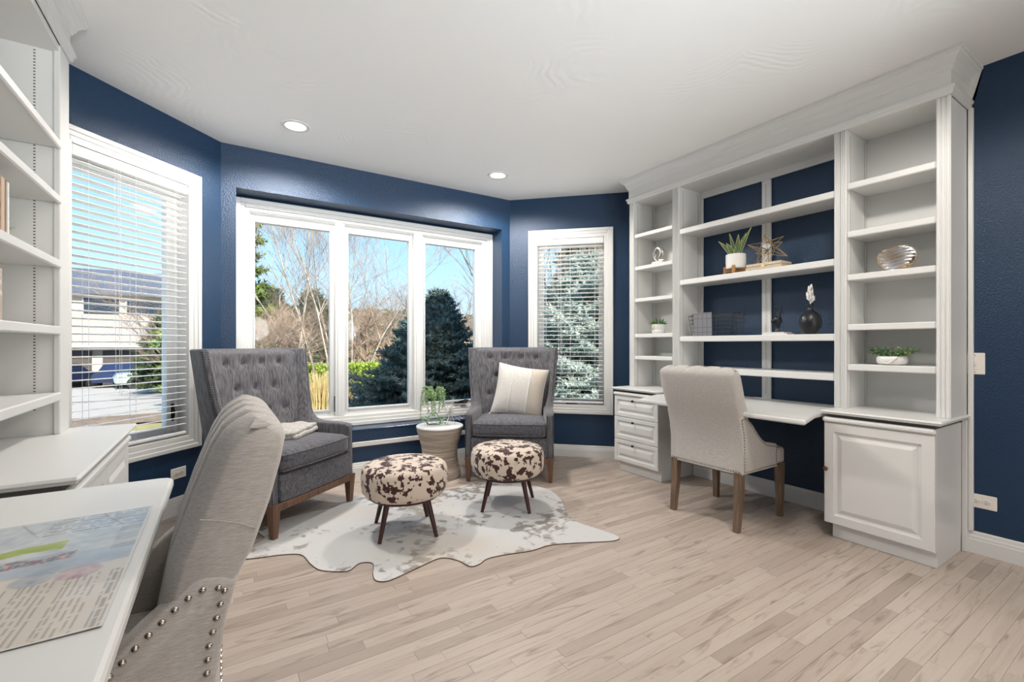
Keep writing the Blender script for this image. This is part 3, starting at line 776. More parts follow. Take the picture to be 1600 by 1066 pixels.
bcA = bookcase('narrow white bookcase unit, left end of the right wall built-in', 3.055, 2.532, .058, .033, (2.212, 1.907, 1.608, 1.275, 1.07))
bcC = bookcase('white bookcase unit at the right end of the built-in, above the panelled door', 1.300, .785, .033, .060, (2.180, 1.880, 1.612, 1.303, 1.055), th=.038)
bcB = bookcase('wide white open shelf unit over the desk showing the navy wall behind', 2.530, 1.302, .033, .033, (2.157, 1.724, 1.2455, .990), back=False, th=.044)
fr = MB(); fr.box(.033, .055, .300, .316, ZC, ZT, .002).box(.055, 1.195, .300, .316, ZT - .06, ZT, .002).box(1.173, 1.195, .300, .316, ZC, ZT, .002); fr.build('back_frame', 'white', bcB)
MB().box(.575, .645, .298, .316, .757, ZT - .06, .003).build('centre_strip', 'white', bcB); standard(bcB, .61, .298, .79, 2.44)
MB().box(.52, .62, .27, .296, .757, .762, .002).build('wall_bracket', 'white', bcB)

def crown(name, pts, prof, label):
    # pts: 2D path of the cabinet face, prof: list of (offset, z); path offset outwards (to the left of travel)
    mb = MB(); vs = []; n = len(prof); P = [Vector(p) for p in pts]
    for off, z in prof:
        row = []
        for i, p in enumerate(P):
            ns = []
            if i > 0: d = (P[i] - P[i - 1]).normalized(); ns.append(Vector((-d.y, d.x)))
            if i < len(P) - 1: d = (P[i + 1] - P[i]).normalized(); ns.append(Vector((-d.y, d.x)))
            if len(ns) == 1: q = p + ns[0] * off
            else: b = (ns[0] + ns[1]); q = p + b * (off / max(.2, (1 + ns[0].dot(ns[1]))))
            row.append((q.x, q.y, z))
        vs += row
    m = len(P); fs = []
    for i in range(n - 1):
        for j in range(m - 1): fs.append((i * m + j, i * m + j + 1, (i + 1) * m + j + 1, (i + 1) * m + j))
    fs.append(tuple(i * m for i in range(n))[::-1]); fs.append(tuple(i * m + m - 1 for i in range(n)))
    mb.add(vs, fs, False)
    o = mb.build(name, 'white'); o['label'] = label; o['category'] = 'molding'
    return o
CP = [(-.02, 2.545), (.0, 2.515), (.008, 2.516), (.014, 2.528), (.014, 2.540), (.022, 2.548), (.022, 2.560), (.006, 2.566), (.003, 2.572), (.003, 2.640), (.010, 2.645), (.012, 2.655), (.018, 2.662), (.026, 2.685), (.040, 2.703), (.050, 2.710), (.052, 2.720), (.060, 2.724), (.060, 2.7395)]
CP[0] = (0.0, 2.5145)
crown('crown_molding', [(3.598, 3.055), (3.28, 3.055), (3.28, .785), (3.598, .785)][::-1], [(o, z) for o, z in CP], 'white crown moulding along the top of the right wall bookcases')

def panel_front(t, name, u0, u1, z0, z1, y, m='white', th=.02, label=None, b=.052):
    mb = MB()
    mb.rings(u0, u1, z0, z1, [(0, th), (0, .004), (.004, 0), (b, 0), (b + .004, .008), (b + .012, .010), (b + .016, .011), (b + .040, .001), (b + .044, 0)], y, close=True)
    mb.rings(u0, u1, z0, z1, [(0, th)], y)
    return mb.build(name, m, t)
def knob(parent, u, y, z, m, s=1.0):
    MB().lathe([(.006 * s, 0), (.005 * s, .012 * s), (.012 * s, .018 * s), (.014 * s, .024 * s), (.011 * s, .029 * s), (.003 * s, .031 * s)], 16, T=TR(u, y, z, rx=R(90))).build('knob', m, parent)

def counter_top(mb, u0, u1, d0, d1, z0, z1):
    mb.box(u0, u1, d0, d1, z0 + .006, z1, .007); mb.box(u0 + .006, u1 - .006, d0 + .006, d1, z0, z0 + .008, .003)
def base_cabinet(label, name, x, ya, W, rz, D, kind, ov=(.03, .03), back_to=None):
    t = thing(name, label, 'cabinet', (x, ya, 0), rz)
    MB().box(.0, W, .02, D, .092, .735, .002).build('body', 'white', t)
    MB().box(.028, W - .002, .045, D, .0, .094, .002).build('toe_kick', 'white', t)
    mb = MB(); counter_top(mb, -ov[0], W + ov[1], -.022, D, .757, ZC); mb.build('counter_top', 'white', t)
    MB().box(.004, W - .004, .018, D, .735, .758).build('shadow_gap', 'slot', t)
    MB().box(-.008, W + .006, -.012, .02, .706, .737, .010).build('top_rail', 'white', t)
    if kind == 'door':
        d = panel_front(t, 'door', .0, W, .094, .702, -.0015); knob(d, .018, -.002, .424, 'knob')
    elif kind == 'drawers':
        for (a, b) in ((.512, .702), (.304, .508), (.098, .300)):
            d = panel_front(t, 'drawer', .0, W, a, b, -.0015, b=.034); knob(d, W * .47, -.002, b - .035, 'bronze', .8)
    else:
        for (a, b) in ((0.004, W / 2 - .002), (W / 2 + .002, W - .004)):
            d = panel_front(t, 'door', a, b, .094, .702, -.0015); knob(d, W / 2 + (.02 if a > W / 4 else -.02), -.002, .60, 'bronze', .8)
    return t
base_cabinet('white base cabinet with one raised panel door, right end of the built-in', 'base_cabinet', 3.12, 1.322, .515, R(-90), .475, 'door', (.014, .034))
base_cabinet('white three drawer cabinet under the narrow bookcase by the right bay window', 'drawer_cabinet', 3.12, 3.090, .508, R(-90), .475, 'drawers', (.02, .004))

# desk tops
def slab(poly, z0, z1, b=.006):
    mb = MB(); n = len(poly); P = [Vector(p) for p in poly]
    area = sum(P[i].x * P[(i + 1) % n].y - P[(i + 1) % n].x * P[i].y for i in range(n))
    if area < 0: P = P[::-1]
    def off(d):
        out = []
        for i in range(n):
            a = (P[i] - P[i - 1]).normalized(); c_ = (P[(i + 1) % n] - P[i]).normalized()
            na = Vector((a.y, -a.x)); nc = Vector((c_.y, -c_.x)); q = na + nc
            out.append(P[i] - q * (d / max(.3, 1 + na.dot(nc))))
        return out
    lv = [(b, z0), (0, z0 + b), (0, z1 - b), (b * .35, z1 - b * .35), (b, z1)]
    vs = []
    for d, z in lv: vs += [(p.x, p.y, z) for p in off(d)]
    fs = [tuple(range(n))[::-1], tuple(range((len(lv) - 1) * n, len(lv) * n))]
    for k in range(len(lv) - 1):
        for i in range(n): j = (i + 1) % n; fs.append((k * n + i, k * n + j, (k + 1) * n + j, (k + 1) * n + i))
    return mb.add(vs, fs)
dk = thing('desk', 'white built-in desk top with clipped corners in front of the upholstered chair', 'desk', (0, 0, 0))
slab([(3.597, 1.342), (3.07, 1.342), (2.735, 1.25), (2.735, 2.45), (3.07, 2.575), (3.597, 2.575)], .726, .757, .009).build('desk_top', 'white', dk)
u_ = MB(); u_.box(2.95, 3.55, 1.80, 1.84, .698, .725, .003).box(2.95, 3.55, 1.98, 2.02, .698, .725, .003).box(2.98, 3.02, 1.72, 2.10, .672, .690, .003).tube([(3.0, 1.9, .675), (3.03, 1.9, .63), (3.0, 1.78, .615)], .007)
u_.build('lift_mechanism', 'bronze', dk)
MB().box(3.57, 3.597, 1.345, 2.57, .66, .725, .003).build('wall_cleat', 'navy', dk)

# ============================================================ LEFT BUILT-IN
lx = -.604
bl_ = thing('bookcase', 'white bookcase at the left edge of the picture holding books', 'bookcase', (lx, 1.87, 0), R(90))
f = MB(); W_ = 1.067
MB().box(.925, W_, 0, .022, ZC, 2.515, .003).build('stile', 'white', bl_)
MB().box(0, .06, 0, .022, ZC, 2.515, .003).build('stile', 'white', bl_)
MB().box(.94, W_ - .003, .02, .322, ZC, 2.515, .001).build('side_panel', 'white_soft', bl_)
MB().box(.003, .06, .02, .322, ZC, 2.515, .001).build('side_panel', 'white_soft', bl_)
MB().box(.06, .94, .31, .322, ZC, 2.515).build('back_panel', 'white_soft', bl_)
MB().box(.06, .94, .004, .322, 2.485, 2.515).build('top_board', 'white_soft', bl_)
for z in (2.083, 1.838, 1.552, 1.258, .966): shelf(bl_, .061, .924, -.006, .308, z, .036)
standard(bl_, .9418, .085, ZC + .1, 2.48, 'y', -1); standard(bl_, .9418, .25, ZC + .1, 2.48, 'y', -1)
CPL = [(0.0, 2.435), (.006, 2.44), (.006, 2.47), (.014, 2.485), (.026, 2.50), (.026, 2.512), (.004, 2.52), (.003, 2.60), (.012, 2.606), (.014, 2.62), (.024, 2.63), (.032, 2.66), (.050, 2.69), (.066, 2.70), (.070, 2.71), (.085, 2.715), (.085, 2.7395)]
crown('crown_molding', [(XL + .002, 1.70), (lx, 1.70), (lx, 2.937), (XL + .002, 2.937)][::-1][::-1] and [(XL + .002, 2.937), (lx, 2.937), (lx, 1.87), (XL + .002, 1.87)], CP, 'white crown moulding at the top left corner above the left bookcase')
base_cabinet('white base cabinet with panelled doors under the left bay window side of the bookcase', 'base_cabinet', -.382, 1.87, 1.02, R(90), .545, 'doors', (.012, .095))
dl = thing('desk', 'white desk top in the lower left corner with the glossy map on it', 'desk', (0, 0, 0))
slab([(XL + .003, .22), (-.126, .22), (-.126, 1.79), (-.135, 1.808), (-.16, 1.815), (XL + .003, 1.815)], .726, .757, .009).build('desk_top', 'white', dl)
MB().box(XL + .003, -.40, .26, .30, .0, .726, .003).build('leg_panel', 'white', dl)
MB().box(XL + .003, XL + .03, .30, 1.81, .66, .725, .003).build('wall_cleat', 'white', dl)
# ============================================================ ARMCHAIRS (local: x right, y back, z up, origin front centre)
T_yf = [(.0, .045), (.36, .045), (.555, .048), (.575, .056), (.585, .09), (.589, .30), (.600, .36), (.63, .405), (.70, .438), (.80, .462), (1.0, .50), (1.10, .517), (1.14, .525)]
T_xf = [(.0, .378), (.587, .378), (.65, .386), (.75, .400), (.9, .415), (1.14, .432)]
T_xr = [(.2, .350), (.6, .358), (1.14, .375)]
T_yr = [(.205, .60), (.5, .64), (.8, .695), (1.14, .752)]
def shell_outline(z, n=5):
    yf, xf, xr, yr = interp(T_yf, z), interp(T_xf, z), interp(T_xr, z), interp(T_yr, z)
    t = interp([(.2, .062), (.58, .060), (.7, .048), (1.14, .044)], z); tb = .085
    O = []; I = []
    r = .008
    O.append((xf - .012, yf)); I.append((xf - t + .012, yf))
    O.append((xf, yf + r)); I.append((xf - t, yf + r))
    for i in range(1, n):
        u = i / n; O.append((lerp(xf, xr, u), lerp(yf + r, yr - .06, u))); I.append((lerp(xf - t, xr - t - .01, u), lerp(yf + r, yr - tb - .04, u)))
    O.append((xr, yr - .055)); I.append((xr - t - .01, yr - tb - .035))
    O.append((xr - .012, yr - .015)); I.append((xr - t - .02, yr - tb - .01))
    O.append((xr - .05, yr)); I.append((xr - t - .05, yr - tb))
    O.append((xr * .5, yr + .008)); I.append(((xr - t) * .5, yr - tb))
    half = O; full_o = half + [(-x, y) for x, y in reversed(half)]
    full_i = I + [(-x, y) for x, y in reversed(I)]
    return full_o, full_i
def armchair(label, loc, rz):
    t = thing('armchair', label, 'armchair', loc, rz, 'wingback armchairs in the bay')
    zs = [.205, .22, .36, .50, .555, .570, .580, .586, .589, .592, .600, .615, .64, .70, .78, .9, 1.0, 1.08, 1.12, 1.134, 1.142]
    mb = MB(); N = None; vs = []
    for k, z in enumerate(zs):
        o, i = shell_outline(z); sh = 0 if k < len(zs) - 1 else .006
        ring = o + i[::-1]
        if k >= len(zs) - 1:
            cen = [((a[0] + b[0]) / 2, (a[1] + b[1]) / 2) for a, b in zip(o, i)]
            ring = [(lerp(a[0], c[0], .25), lerp(a[1], c[1], .25)) for a, c in zip(o, cen)] + [(lerp(a[0], c[0], .25), lerp(a[1], c[1], .25)) for a, c in zip(i, cen)][::-1]
        N = len(ring); vs += [(x, y, z) for x, y in ring]
    fs = []
    for k in range(len(zs) - 1):
        for j in range(N): j2 = (j + 1) % N; fs.append((k * N + j, k * N + j2, (k + 1) * N + j2, (k + 1) * N + j))
    h = N // 2
    for k, fl in ((0, 1), (len(zs) - 1, 0)):
        for j in range(h - 1):
            f = (k * N + j, k * N + j + 1, k * N + N - 2 - j, k * N + N - 1 - j); fs.append(f[::-1] if fl else f)
    mb.add(vs, fs, True); mb.build('wing_shell', 'grey_fab', t, ang=50)
    # front panel and base rail
    MB().soft((0, .10, .29), (.322, .075, .085), .02, 6).build('front_panel', 'grey_fab2', t)
    b = MB(); b.box(-.375, .375, .03, .07, .160, .206, .004).box(-.36, .36, .56, .60, .160, .206, .004)
    b.box(-.375, -.335, .07, .56, .160, .206, .004).box(.335, .375, .07, .56, .160, .206, .004); b.build('base_rail', 'leg2', t)
    MB().box(-.34, .34, .07, .57, .19, .21).build('underside', 'dark', t)
    for sx in (-1, 1):
        MB().frustum((sx * .350, .055, 0), (.016, .016), (sx * .350, .055, .205), (.030, .028)).build('leg', 'leg2', t)
        MB().frustum((sx * .335, .66, 0), (.016, .016), (sx * .335, .575, .205), (.026, .026)).build('leg', 'leg2', t)
    # seat cushion with piped edge
    def crown_fn(Q, u):
        Q = list(Q)
        if u[2] > 0: Q[2] += .016 * (1 - u[0] ** 2) * (1 - min(1, abs(u[1])) ** 3)
        if u[1] < 0: Q[1] -= .012 * (1 - u[0] ** 4) * (1 - u[2] ** 2)
        return Q
    cu = MB().soft((0, .315, .445), (.312, .298, .068), .045, 12, fn=crown_fn).build('seat_cushion', 'grey_fab2', t)
    pipe = MB()
    for zz in (.492, .398):
        P = [(-.302, .58, zz), (-.310, .30, zz), (-.305, .06, zz), (-.27, .022, zz), (0, .006, zz), (.27, .022, zz), (.305, .06, zz), (.310, .30, zz), (.302, .58, zz)]
        pipe.tube(catmull(P, 4), .0045, 6)
    pipe.build('piping', 'grey_fab', cu)
    # tufted inner back
    B = [(x, 1.04) for x in (-.225, -.075, .075, .225)] + [(x, .868) for x in (-.155, 0, .155)] + [(x, .70) for x in (-.225, -.075, .075, .225)]
    def ysurf(x, z):
        yr = interp(T_yr, z); y = yr - .140 + .020 * (abs(x) / .33) ** 2.5 * -1.6
        d = 0
        for bx, bz in B: r2 = (x - bx) ** 2 + (z - bz) ** 2; d += .026 * math.exp(-r2 / .0005) + .010 * math.exp(-r2 / .004)
        return y + d
    def fn(u, v):
        z = lerp(.47, 1.132, v); w = interp(T_xr, z) - .030 + .02 * v; x = lerp(-w, w, u)
        y = ysurf(x, z)
        if v > .96: y += .03 * ((v - .96) / .04) ** 2
        return (x, y, z)
    def fb(u, v):
        z = lerp(.47, 1.132, v); w = interp(T_xr, z) - .030 + .02 * v; return (lerp(-w, w, u), interp(T_yr, z) - .03, z)
    mb = MB(); mb.grid(fn, 49, 45, smooth=True, flip=False); mb.grid(fb, 3, 3, flip=True); bk = mb.build('tufted_back', 'grey_fab', t, ang=60)
    bm_ = None
    for bx, bz in B:
        if bm_ is None:
            o = MB().lathe([(.0125, 0), (.0115, .004), (.007, .007), (.001, .008)], 12, T=TR(0, 0, 0, rx=R(90))).build('button', 'grey_fab2', bk); bm_ = o.data
        else: o = bpy.data.objects.new('button', bm_); COL.objects.link(o); o.parent = bk
        o.location = (bx, ysurf(bx, bz) + .001, bz)
    # nail trim: two rows down each wing edge and arm front, outside and on the edge
    nm = MB()
    def nail(p, nrm, r=.0058):
        q = Vector(nrm).to_track_quat('Z', 'Y').to_matrix().to_4x4(); q.translation = Vector(p)
        nm.lathe([(r, 0), (r * .8, r * .45), (r * .2, r * .7)], 6, T=q)
    z = .60
    while z < 1.13:
        yf, xf, xr, yr = interp(T_yf, z), interp(T_xf, z), interp(T_xr, z), interp(T_yr, z)
        for s_ in (-1, 1):
            for dd in (.012, .034):
                u = dd / (yr - .055 - yf); nm_p = (s_ * (lerp(xf, xr, u) + .001), yf + dd, z); nail(nm_p, (s_, -.15, 0))
            nail((s_ * (xf - .022), yf - .0005, z), (0, -1, .1), .0042)
        z += .0145
    z = .215
    while z < .565:
        for s_ in (-1, 1):
            nail((s_ * .3785, .062, z), (s_, 0, 0)); nail((s_ * .372, .0445, z), (0, -1, 0), .0042); nail((s_ * .322, .0445, z), (0, -1, 0), .0042)
        z += .0145
    x = .07
    while x < .30:
        for s_ in (-1, 1): nail((s_ * .3785, x, .572 if x > .06 else .56), (s_, 0, 0))
        x += .0145
    nm.build('nailhead_trim', 'nail_dark', t, kind='stuff')
    return t
armchair('grey tufted wingback armchair with the folded knit throw, beside the left bay window', (.574, 3.261, .006), .682)
armchair('grey tufted wingback armchair holding the striped pillow, by the right bay window', (2.043, 3.247, .006), -.636)

def local_T(loc, rz): return Matrix.Translation(loc) @ Matrix.Rotation(rz, 4, 'Z')
# pillow
AR = local_T((2.043, 3.247, .006), -.636)
p = thing('pillow', 'square off-white pillow with beige panels and two cream stripes on the armchair', 'pillow')
p.matrix_world = AR @ TR(.072, .455, .735, rx=R(-14)) @ Matrix.Rotation(R(9), 4, 'Y')
HW = .238
def pil(side, off=0.0, xa=-1.0, xb=1.0):
    def f(u, v):
        a = lerp(xa, xb, u); b = -1 + 2 * v
        k = 1 - .075 * (1 - b * b) ; k2 = 1 - .075 * (1 - a * a)
        th = .078 * (max(0, 1 - abs(a) ** 2.6) * max(0, 1 - abs(b) ** 2.6)) ** .62 + .002
        th += .004 * sin(9 * a + 3 * b) * (1 - a * a) * (1 - b * b)
        return (a * HW * k, side * (th + off), b * HW * k2)
    return f
mb = MB(); mb.grid(pil(-1), 25, 25, flip=False); mb.grid(pil(1), 25, 25, flip=True); mb.build('cover', 'pillow', p, ang=80)
MB().grid(pil(-1, .0008, .38, .995), 12, 25).build('side_panel', 'pillow_tan', p, label='beige panel')
for x in (-.36, .36):
    MB().tube([pil(-1, .001)( (x + 1) / 2, v / 20) for v in range(21)], .0045, 6).build('stripe', 'white', p, label='cream piped stripe')
edge = [pil(-1)(u / 12, 0) for u in range(13)] + [pil(-1)(1, v / 12) for v in range(1, 13)] + [pil(-1)(1 - u / 12, 1) for u in range(1, 13)] + [pil(-1)(0, 1 - v / 12) for v in range(1, 13)]
MB().tube([(a, 0, c) for a, b, c in edge], .0038, 6).build('piping', 'pillow', p)
for a, b in ((1, -1), (-1, -1)):
    ts = MB()
    for i in range(9): ts.tube([(a * HW, 0, b * HW), (a * HW + a * random.uniform(0, .02), random.uniform(-.012, .012), b * HW - random.uniform(.012, .03))], .0018, 4)
    ts.build('tassel', 'pillow', p)

# throw on the left armchair seat
AL = local_T((.574, 3.261, .006), .682)
th = thing('throw_blanket', 'folded cream knit throw lying on the seat of the left armchair', 'blanket')
th.matrix_world = AL @ TR(.10, .37, .528, rz=R(20))
def knit(z0, hx, hy, hz, dx=0, dy=0, ph=0):
    def fn(Q, u):
        Q = list(Q); Q[2] += .006 * sin(u[0] * 7 + ph) * cos(u[1] * 5) + .003 * sin(u[0] * 40) ; Q[0] += .008 * sin(u[1] * 6 + ph); return Q
    return MB().soft((dx, dy, z0), (hx, hy, hz), hz * .95, 14, fn=fn)
knit(.014, .205, .135, .017).build('lower_fold', 'knit', th); knit(.042, .195, .128, .017, -.006, .004, 1.5).build('upper_fold', 'knit', th)

# ============================================================ DESK CHAIRS (local: x right, y back, origin centre)
D_yr = [(.36, .258), (.53, .256), (.643, .275), (.70, .288), (.768, .322), (.852, .350), (.94, .372), (.985, .379), (1.008, .372), (1.024, .350), (1.031, .325)]
D_yf = [(.36, .10), (.50, .122), (.60, .138), (.69, .158), (.768, .178), (.816, .198), (.911, .232), (.965, .252), (1.0, .272), (1.018, .292), (1.031, .320)]
def desk_chair(label, loc, rz, near):
    t = thing('desk_chair', label, 'chair', loc, rz, 'upholstered desk chairs')
    hw = lambda z: lerp(.258, .277, (z - .36) / .67)
    zs = [.36, .372, .45, .53, .60, .66, .72, .768, .81, .852, .895, .935, .965, .985, 1.0, 1.012, 1.022, 1.028, 1.031]
    NX = 85
    def lobe(x, z):
        k = min(1, max(0, (z - .55) / .3)); d = abs(((x + .0575) / .115) % 1 - .5) * .115; d = .0575 - d; s = 1 if abs(x) > .215 else 1 - math.exp(-(d / .014) ** 2)
        return k * s
    vs = []
    for z in zs:
        w = hw(z); yr, yf = interp(D_yr, z), interp(D_yf, z); top = max(0, (z - .985) / .046)
        ring = []
        for i in range(NX):
            x = lerp(-w, w, i / (NX - 1)); e = 1 - (abs(x) / w) ** 8
            ring.append((x, lerp(yf + .028, yf + .008 - .020 * lobe(x, z), e), z + top * (.016 * lobe(x, z) - .010) - top * .02 * (1 - e)))
        for i in range(NX):
            x = lerp(w, -w, i / (NX - 1)); e = 1 - (abs(x) / w) ** 10
            ring.append((x, lerp(yr - .018, yr, e), z + top * (.016 * lobe(x, z) - .010) * .6 - top * .02 * (1 - e)))
        vs += ring
    N = 2 * NX; fs = []
    for k in range(len(zs) - 1):
        for j in range(N): j2 = (j + 1) % N; fs.append((k * N + j, k * N + j2, (k + 1) * N + j2, (k + 1) * N + j))
    k = len(zs) - 1
    for j in range(NX - 1):
        fs.append((k * N + j, k * N + j + 1, k * N + N - 2 - j, k * N + N - 1 - j)); fs.append((N - 1 - j, N - 2 - j, j + 1, j))
    MB().add(vs, fs, True).build('backrest', 'linen', t, ang=70)
    # seam lines on the outer side of the back
    for s_ in (-1, 1):
        sm = MB(); P = [(s_ * (hw(z) + .0005), y, z) for y, z in ((.226, .848), (.25, .842), (.29, .828), (.318, .812))]
        sm.tube(P, .0011, 5); sm.build('seam', 'linen', t)
    # side wings, sloping from the back down to the seat front
    prof = [(.252, .362), (.252, .53), (.268, .643), (.283, .700), (.288, .716), (.270, .728), (.238, .737), (.215, .732), (.185, .703), (.13, .658), (.07, .596), (.03, .562), (-.02, .538), (-.08, .525), (-.135, .518), (-.150, .510), (-.155, .49), (-.155, .362)]
    prof = prof[::-1]
    for s_ in (-1, 1):
        vs = []; n = len(prof); cen = Vector((.09, .50))
        P2 = [Vector(q) for q in prof]
        def inset(d):
            out = []
            for i in range(n):
                a = (P2[i] - P2[i - 1]).normalized(); b = (P2[(i + 1) % n] - P2[i]).normalized()
                nn = Vector((a.y, -a.x)) + Vector((b.y, -b.x))
                if nn.length < 1e-5: nn = Vector((a.y, -a.x))
                nn.normalize(); q = P2[i] + nn * d * INS
                out.append(q)
            return out
        area = sum(P2[i].x * P2[(i + 1) % n].y - P2[(i + 1) % n].x * P2[i].y for i in range(n)); INS = 1 if area < 0 else -1
        lv = [(.212, .007), (.214, .002), (.220, 0), (.262, 0), (.268, .002), (.271, .007)]
        for x, d in lv: vs += [(s_ * x, q.x, q.y) for q in inset(d)]
        fs = [tuple(range(n)), tuple(range((len(lv) - 1) * n, len(lv) * n))[::-1]]
        for k in range(len(lv) - 1):
            for i in range(n): j = (i + 1) % n; fs.append((k * n + i, (k + 1) * n + i, (k + 1) * n + j, k * n + j))
        if (s_ > 0) == (area > 0): fs = [f[::-1] for f in fs]
        MB().add(vs, fs, True).build('side_wing', 'linen', t, ang=50)
    def seatfn(Q, u):
        Q = list(Q)
        if u[2] > 0: Q[2] += .022 * (1 - u[0] ** 2) * (1 - u[1] ** 2)
        return Q
    MB().soft((0, -.068, .427), (.211, .210, .062), .03, 10, fn=seatfn).build('seat', 'linen', t)
    MB().soft((0, -.214, .423), (.262, .062, .060), .028, 8).build('seat_front', 'linen', t)
    MB().box(-.24, .24, -.26, .24, .350, .366).build('underside', 'dark', t)
    # legs
    for s_ in (-1, 1):
        MB().frustum((s_ * .238, -.250, 0), (.017, .017), (s_ * .238, -.243, .37), (.024, .024)).build('leg', 'leg', t)
        g = MB(); g.frustum((s_ * .236, .262, 0), (.017, .017), (s_ * .236, .238, .20), (.022, .022)); g.frustum((s_ * .236, .238, .20), (.022, .022), (s_ * .236, .232, .37), (.024, .024)); g.build('leg', 'leg', t)
    # nails
    rows = []
    def along(P, step):
        out = []; acc = 0
        for a, b in zip(P, P[1:]):
            a, b = Vector(a), Vector(b); L = (b - a).length
            while acc <= L: out.append(a + (b - a) * (acc / L)); acc += step
            acc -= L
        return out
    step = .0255 if near else .0185
    for s_ in (-1, 1):
        X = s_ * .2712
        front = [(X, -.138, .380), (X, -.138, .500), (X, -.075, .507), (X, -.015, .521), (X, .035, .548), (X, .078, .582), (X, .135, .641), (X, .19, .690), (X, .222, .714), (X, .266, .709)]
        rear = [(X, .266, .702), (X, .262, .690), (X, .240, .60), (X, .236, .53), (X, .236, .385)]
        bot = [(X, .232, .378), (X, -.125, .378)]
        for P in (front, rear, bot): rows += [(p, (s_, 0, 0), s_) for p in along(P, step)]
        rows += [(p, (0, -1, 0), 0) for p in along([(s_ * .262, -.2765, .378), (0, -.2765, .378)], step)]
        rows += [(p, (s_, 0, 0), 0) for p in along([(s_ * .2625, -.16, .378), (s_ * .2625, -.26, .378)], step)]
    rows += [(p, (0, 1, 0), 0) for p in along([(-.25, .2592, .378), (.25, .2592, .378)], step)]
    rad = .0066 if near else .0056
    joined = MB(); me = None
    for p_, nrm, s_ in rows:
        q = Vector(nrm).to_track_quat('Z', 'Y').to_matrix().to_4x4(); q.translation = p_
        if near and s_ == 1:
            if me is None: o = MB().lathe([(rad, 0), (rad * .92, rad * .3), (rad * .65, rad * .6), (rad * .25, rad * .78), (.0002, rad * .8)], 14).build('nailhead', 'nail', t); me = o.data
            else: o = bpy.data.objects.new('nailhead', me); COL.objects.link(o); o.parent = t
            o.matrix_local = q
        else: joined.lathe([(rad, 0), (rad * .8, rad * .5), (rad * .2, rad * .75)], 7, T=q)
    joined.build('nailhead_trim', 'nail', t, kind='stuff')
    return t
desk_chair('oatmeal upholstered chair with nailhead trim pushed up to the right wall desk', (2.985, 1.88, 0), R(90), False)
desk_chair('oatmeal upholstered chair with large nailheads in the left foreground at the map desk', (-.26, 1.315, 0), R(-90), True)

# ============================================================ STOOLS
def stool(label, loc, rz, R0, zt, feet, spin):
    t = thing('footstool', label, 'footstool', (loc[0], loc[1], .006), rz, 'cow print footstools')
    zb = .232
    prof = [(.02, zb), (R0 * .80, zb), (R0 * .90, zb + .008), (R0 * .965, zb + .03), (R0 * .995, zb + .07), (R0, zb + .11), (R0 * .985, zt - .040), (R0 * .955, zt - .022), (R0 * .90, zt - .008), (R0 * .78, zt + .003), (R0 * .5, zt + .012), (R0 * .2, zt + .015), (.004, zt + .016)]
    c = MB().lathe(prof, 56).build('cushion', 'cow', t, ang=80)
    c.rotation_euler = (0, 0, spin)
    MB().lathe([(R0 * .78, zb - .016), (R0 * .80, zb - .012), (R0 * .80, zb + .004)], 40).build('base_plate', 'mahog', t)
    for fx, fy in feet:
        k = .70
        MB().tube([(fx * k, fy * k, zb - .005), (fx, fy, .0)], [.0185, .0115], 14).build('leg', 'mahog', t)
    return t
stool('round cow print footstool nearer the camera, between the left armchair and the rug edge', (.984, 2.797), 0, .268, .428, [(-.20, -.125), (.125, -.21), (.20, .130), (-.125, .205)], 0.4)
stool('round cow print footstool in front of the armchair with the pillow', (1.772, 2.832), 0, .268, .428, [(-.235, -.04), (.03, -.24), (.24, .02), (-.03, .24)], 2.2)

# ============================================================ COWHIDE RUG
OUT = [(.147, 2.87), (.27, 2.84), (.376, 2.778), (.405, 2.63), (.435, 2.536), (.50, 2.475), (.559, 2.448), (.63, 2.50), (.687, 2.456), (.655, 2.34), (.652, 2.27), (.70, 2.238), (.80, 2.262), (.92, 2.30), (1.023, 2.319), (1.085, 2.245), (1.11, 2.150), (1.165, 2.145), (1.23, 2.175), (1.33, 2.165), (1.487, 2.125), (1.62, 2.125), (1.74, 2.08), (1.88, 2.01), (1.985, 1.965), (2.045, 1.99), (2.03, 2.11), (1.985, 2.30), (2.02, 2.45), (2.11, 2.603), (2.20, 2.78), (2.225, 2.974), (2.15, 3.16), (2.0, 3.32), (1.80, 3.42), (1.55, 3.36), (1.35, 3.40), (1.20, 3.52), (1.00, 3.60), (.84, 3.58), (.70, 3.46), (.52, 3.44), (.34, 3.40), (.20, 3.28), (.22, 3.12), (.10, 3.02), (.02, 2.95)]
pts = catmull([(x, y, 0) for x, y in OUT], 5, closed=True)
rg = thing('cowhide_rug', 'pale grey and brown cowhide rug spread under the footstools and armchairs', 'rug')
n = len(pts)
me = bpy.data.meshes.new('hide')
from mathutils.geometry import tessellate_polygon
tri = tessellate_polygon([[Vector((p.x, p.y, 0)) for p in pts]])
vs = [(p.x, p.y, .0055) for p in pts] + [(p.x, p.y, .0002) for p in pts]
me.from_pydata(vs, [], [tuple(f) for f in tri] + [(n + i, n + (i + 1) % n, (i + 1) % n, i) for i in range(n)]); me.materials.append(M['hide'])
ho = bpy.data.objects.new('hide', me); COL.objects.link(ho); ho.parent = rg
bd = MB().tube([(p.x, p.y, .0030) for p in pts] + [(pts[0].x, pts[0].y, .0030)], .0028, 5); bd.build('edge_binding', 'leg2', rg)

M['pewter'] = mat('pale_pewter', (0.62, 0.60, 0.57), 0.4, metal=0.3)
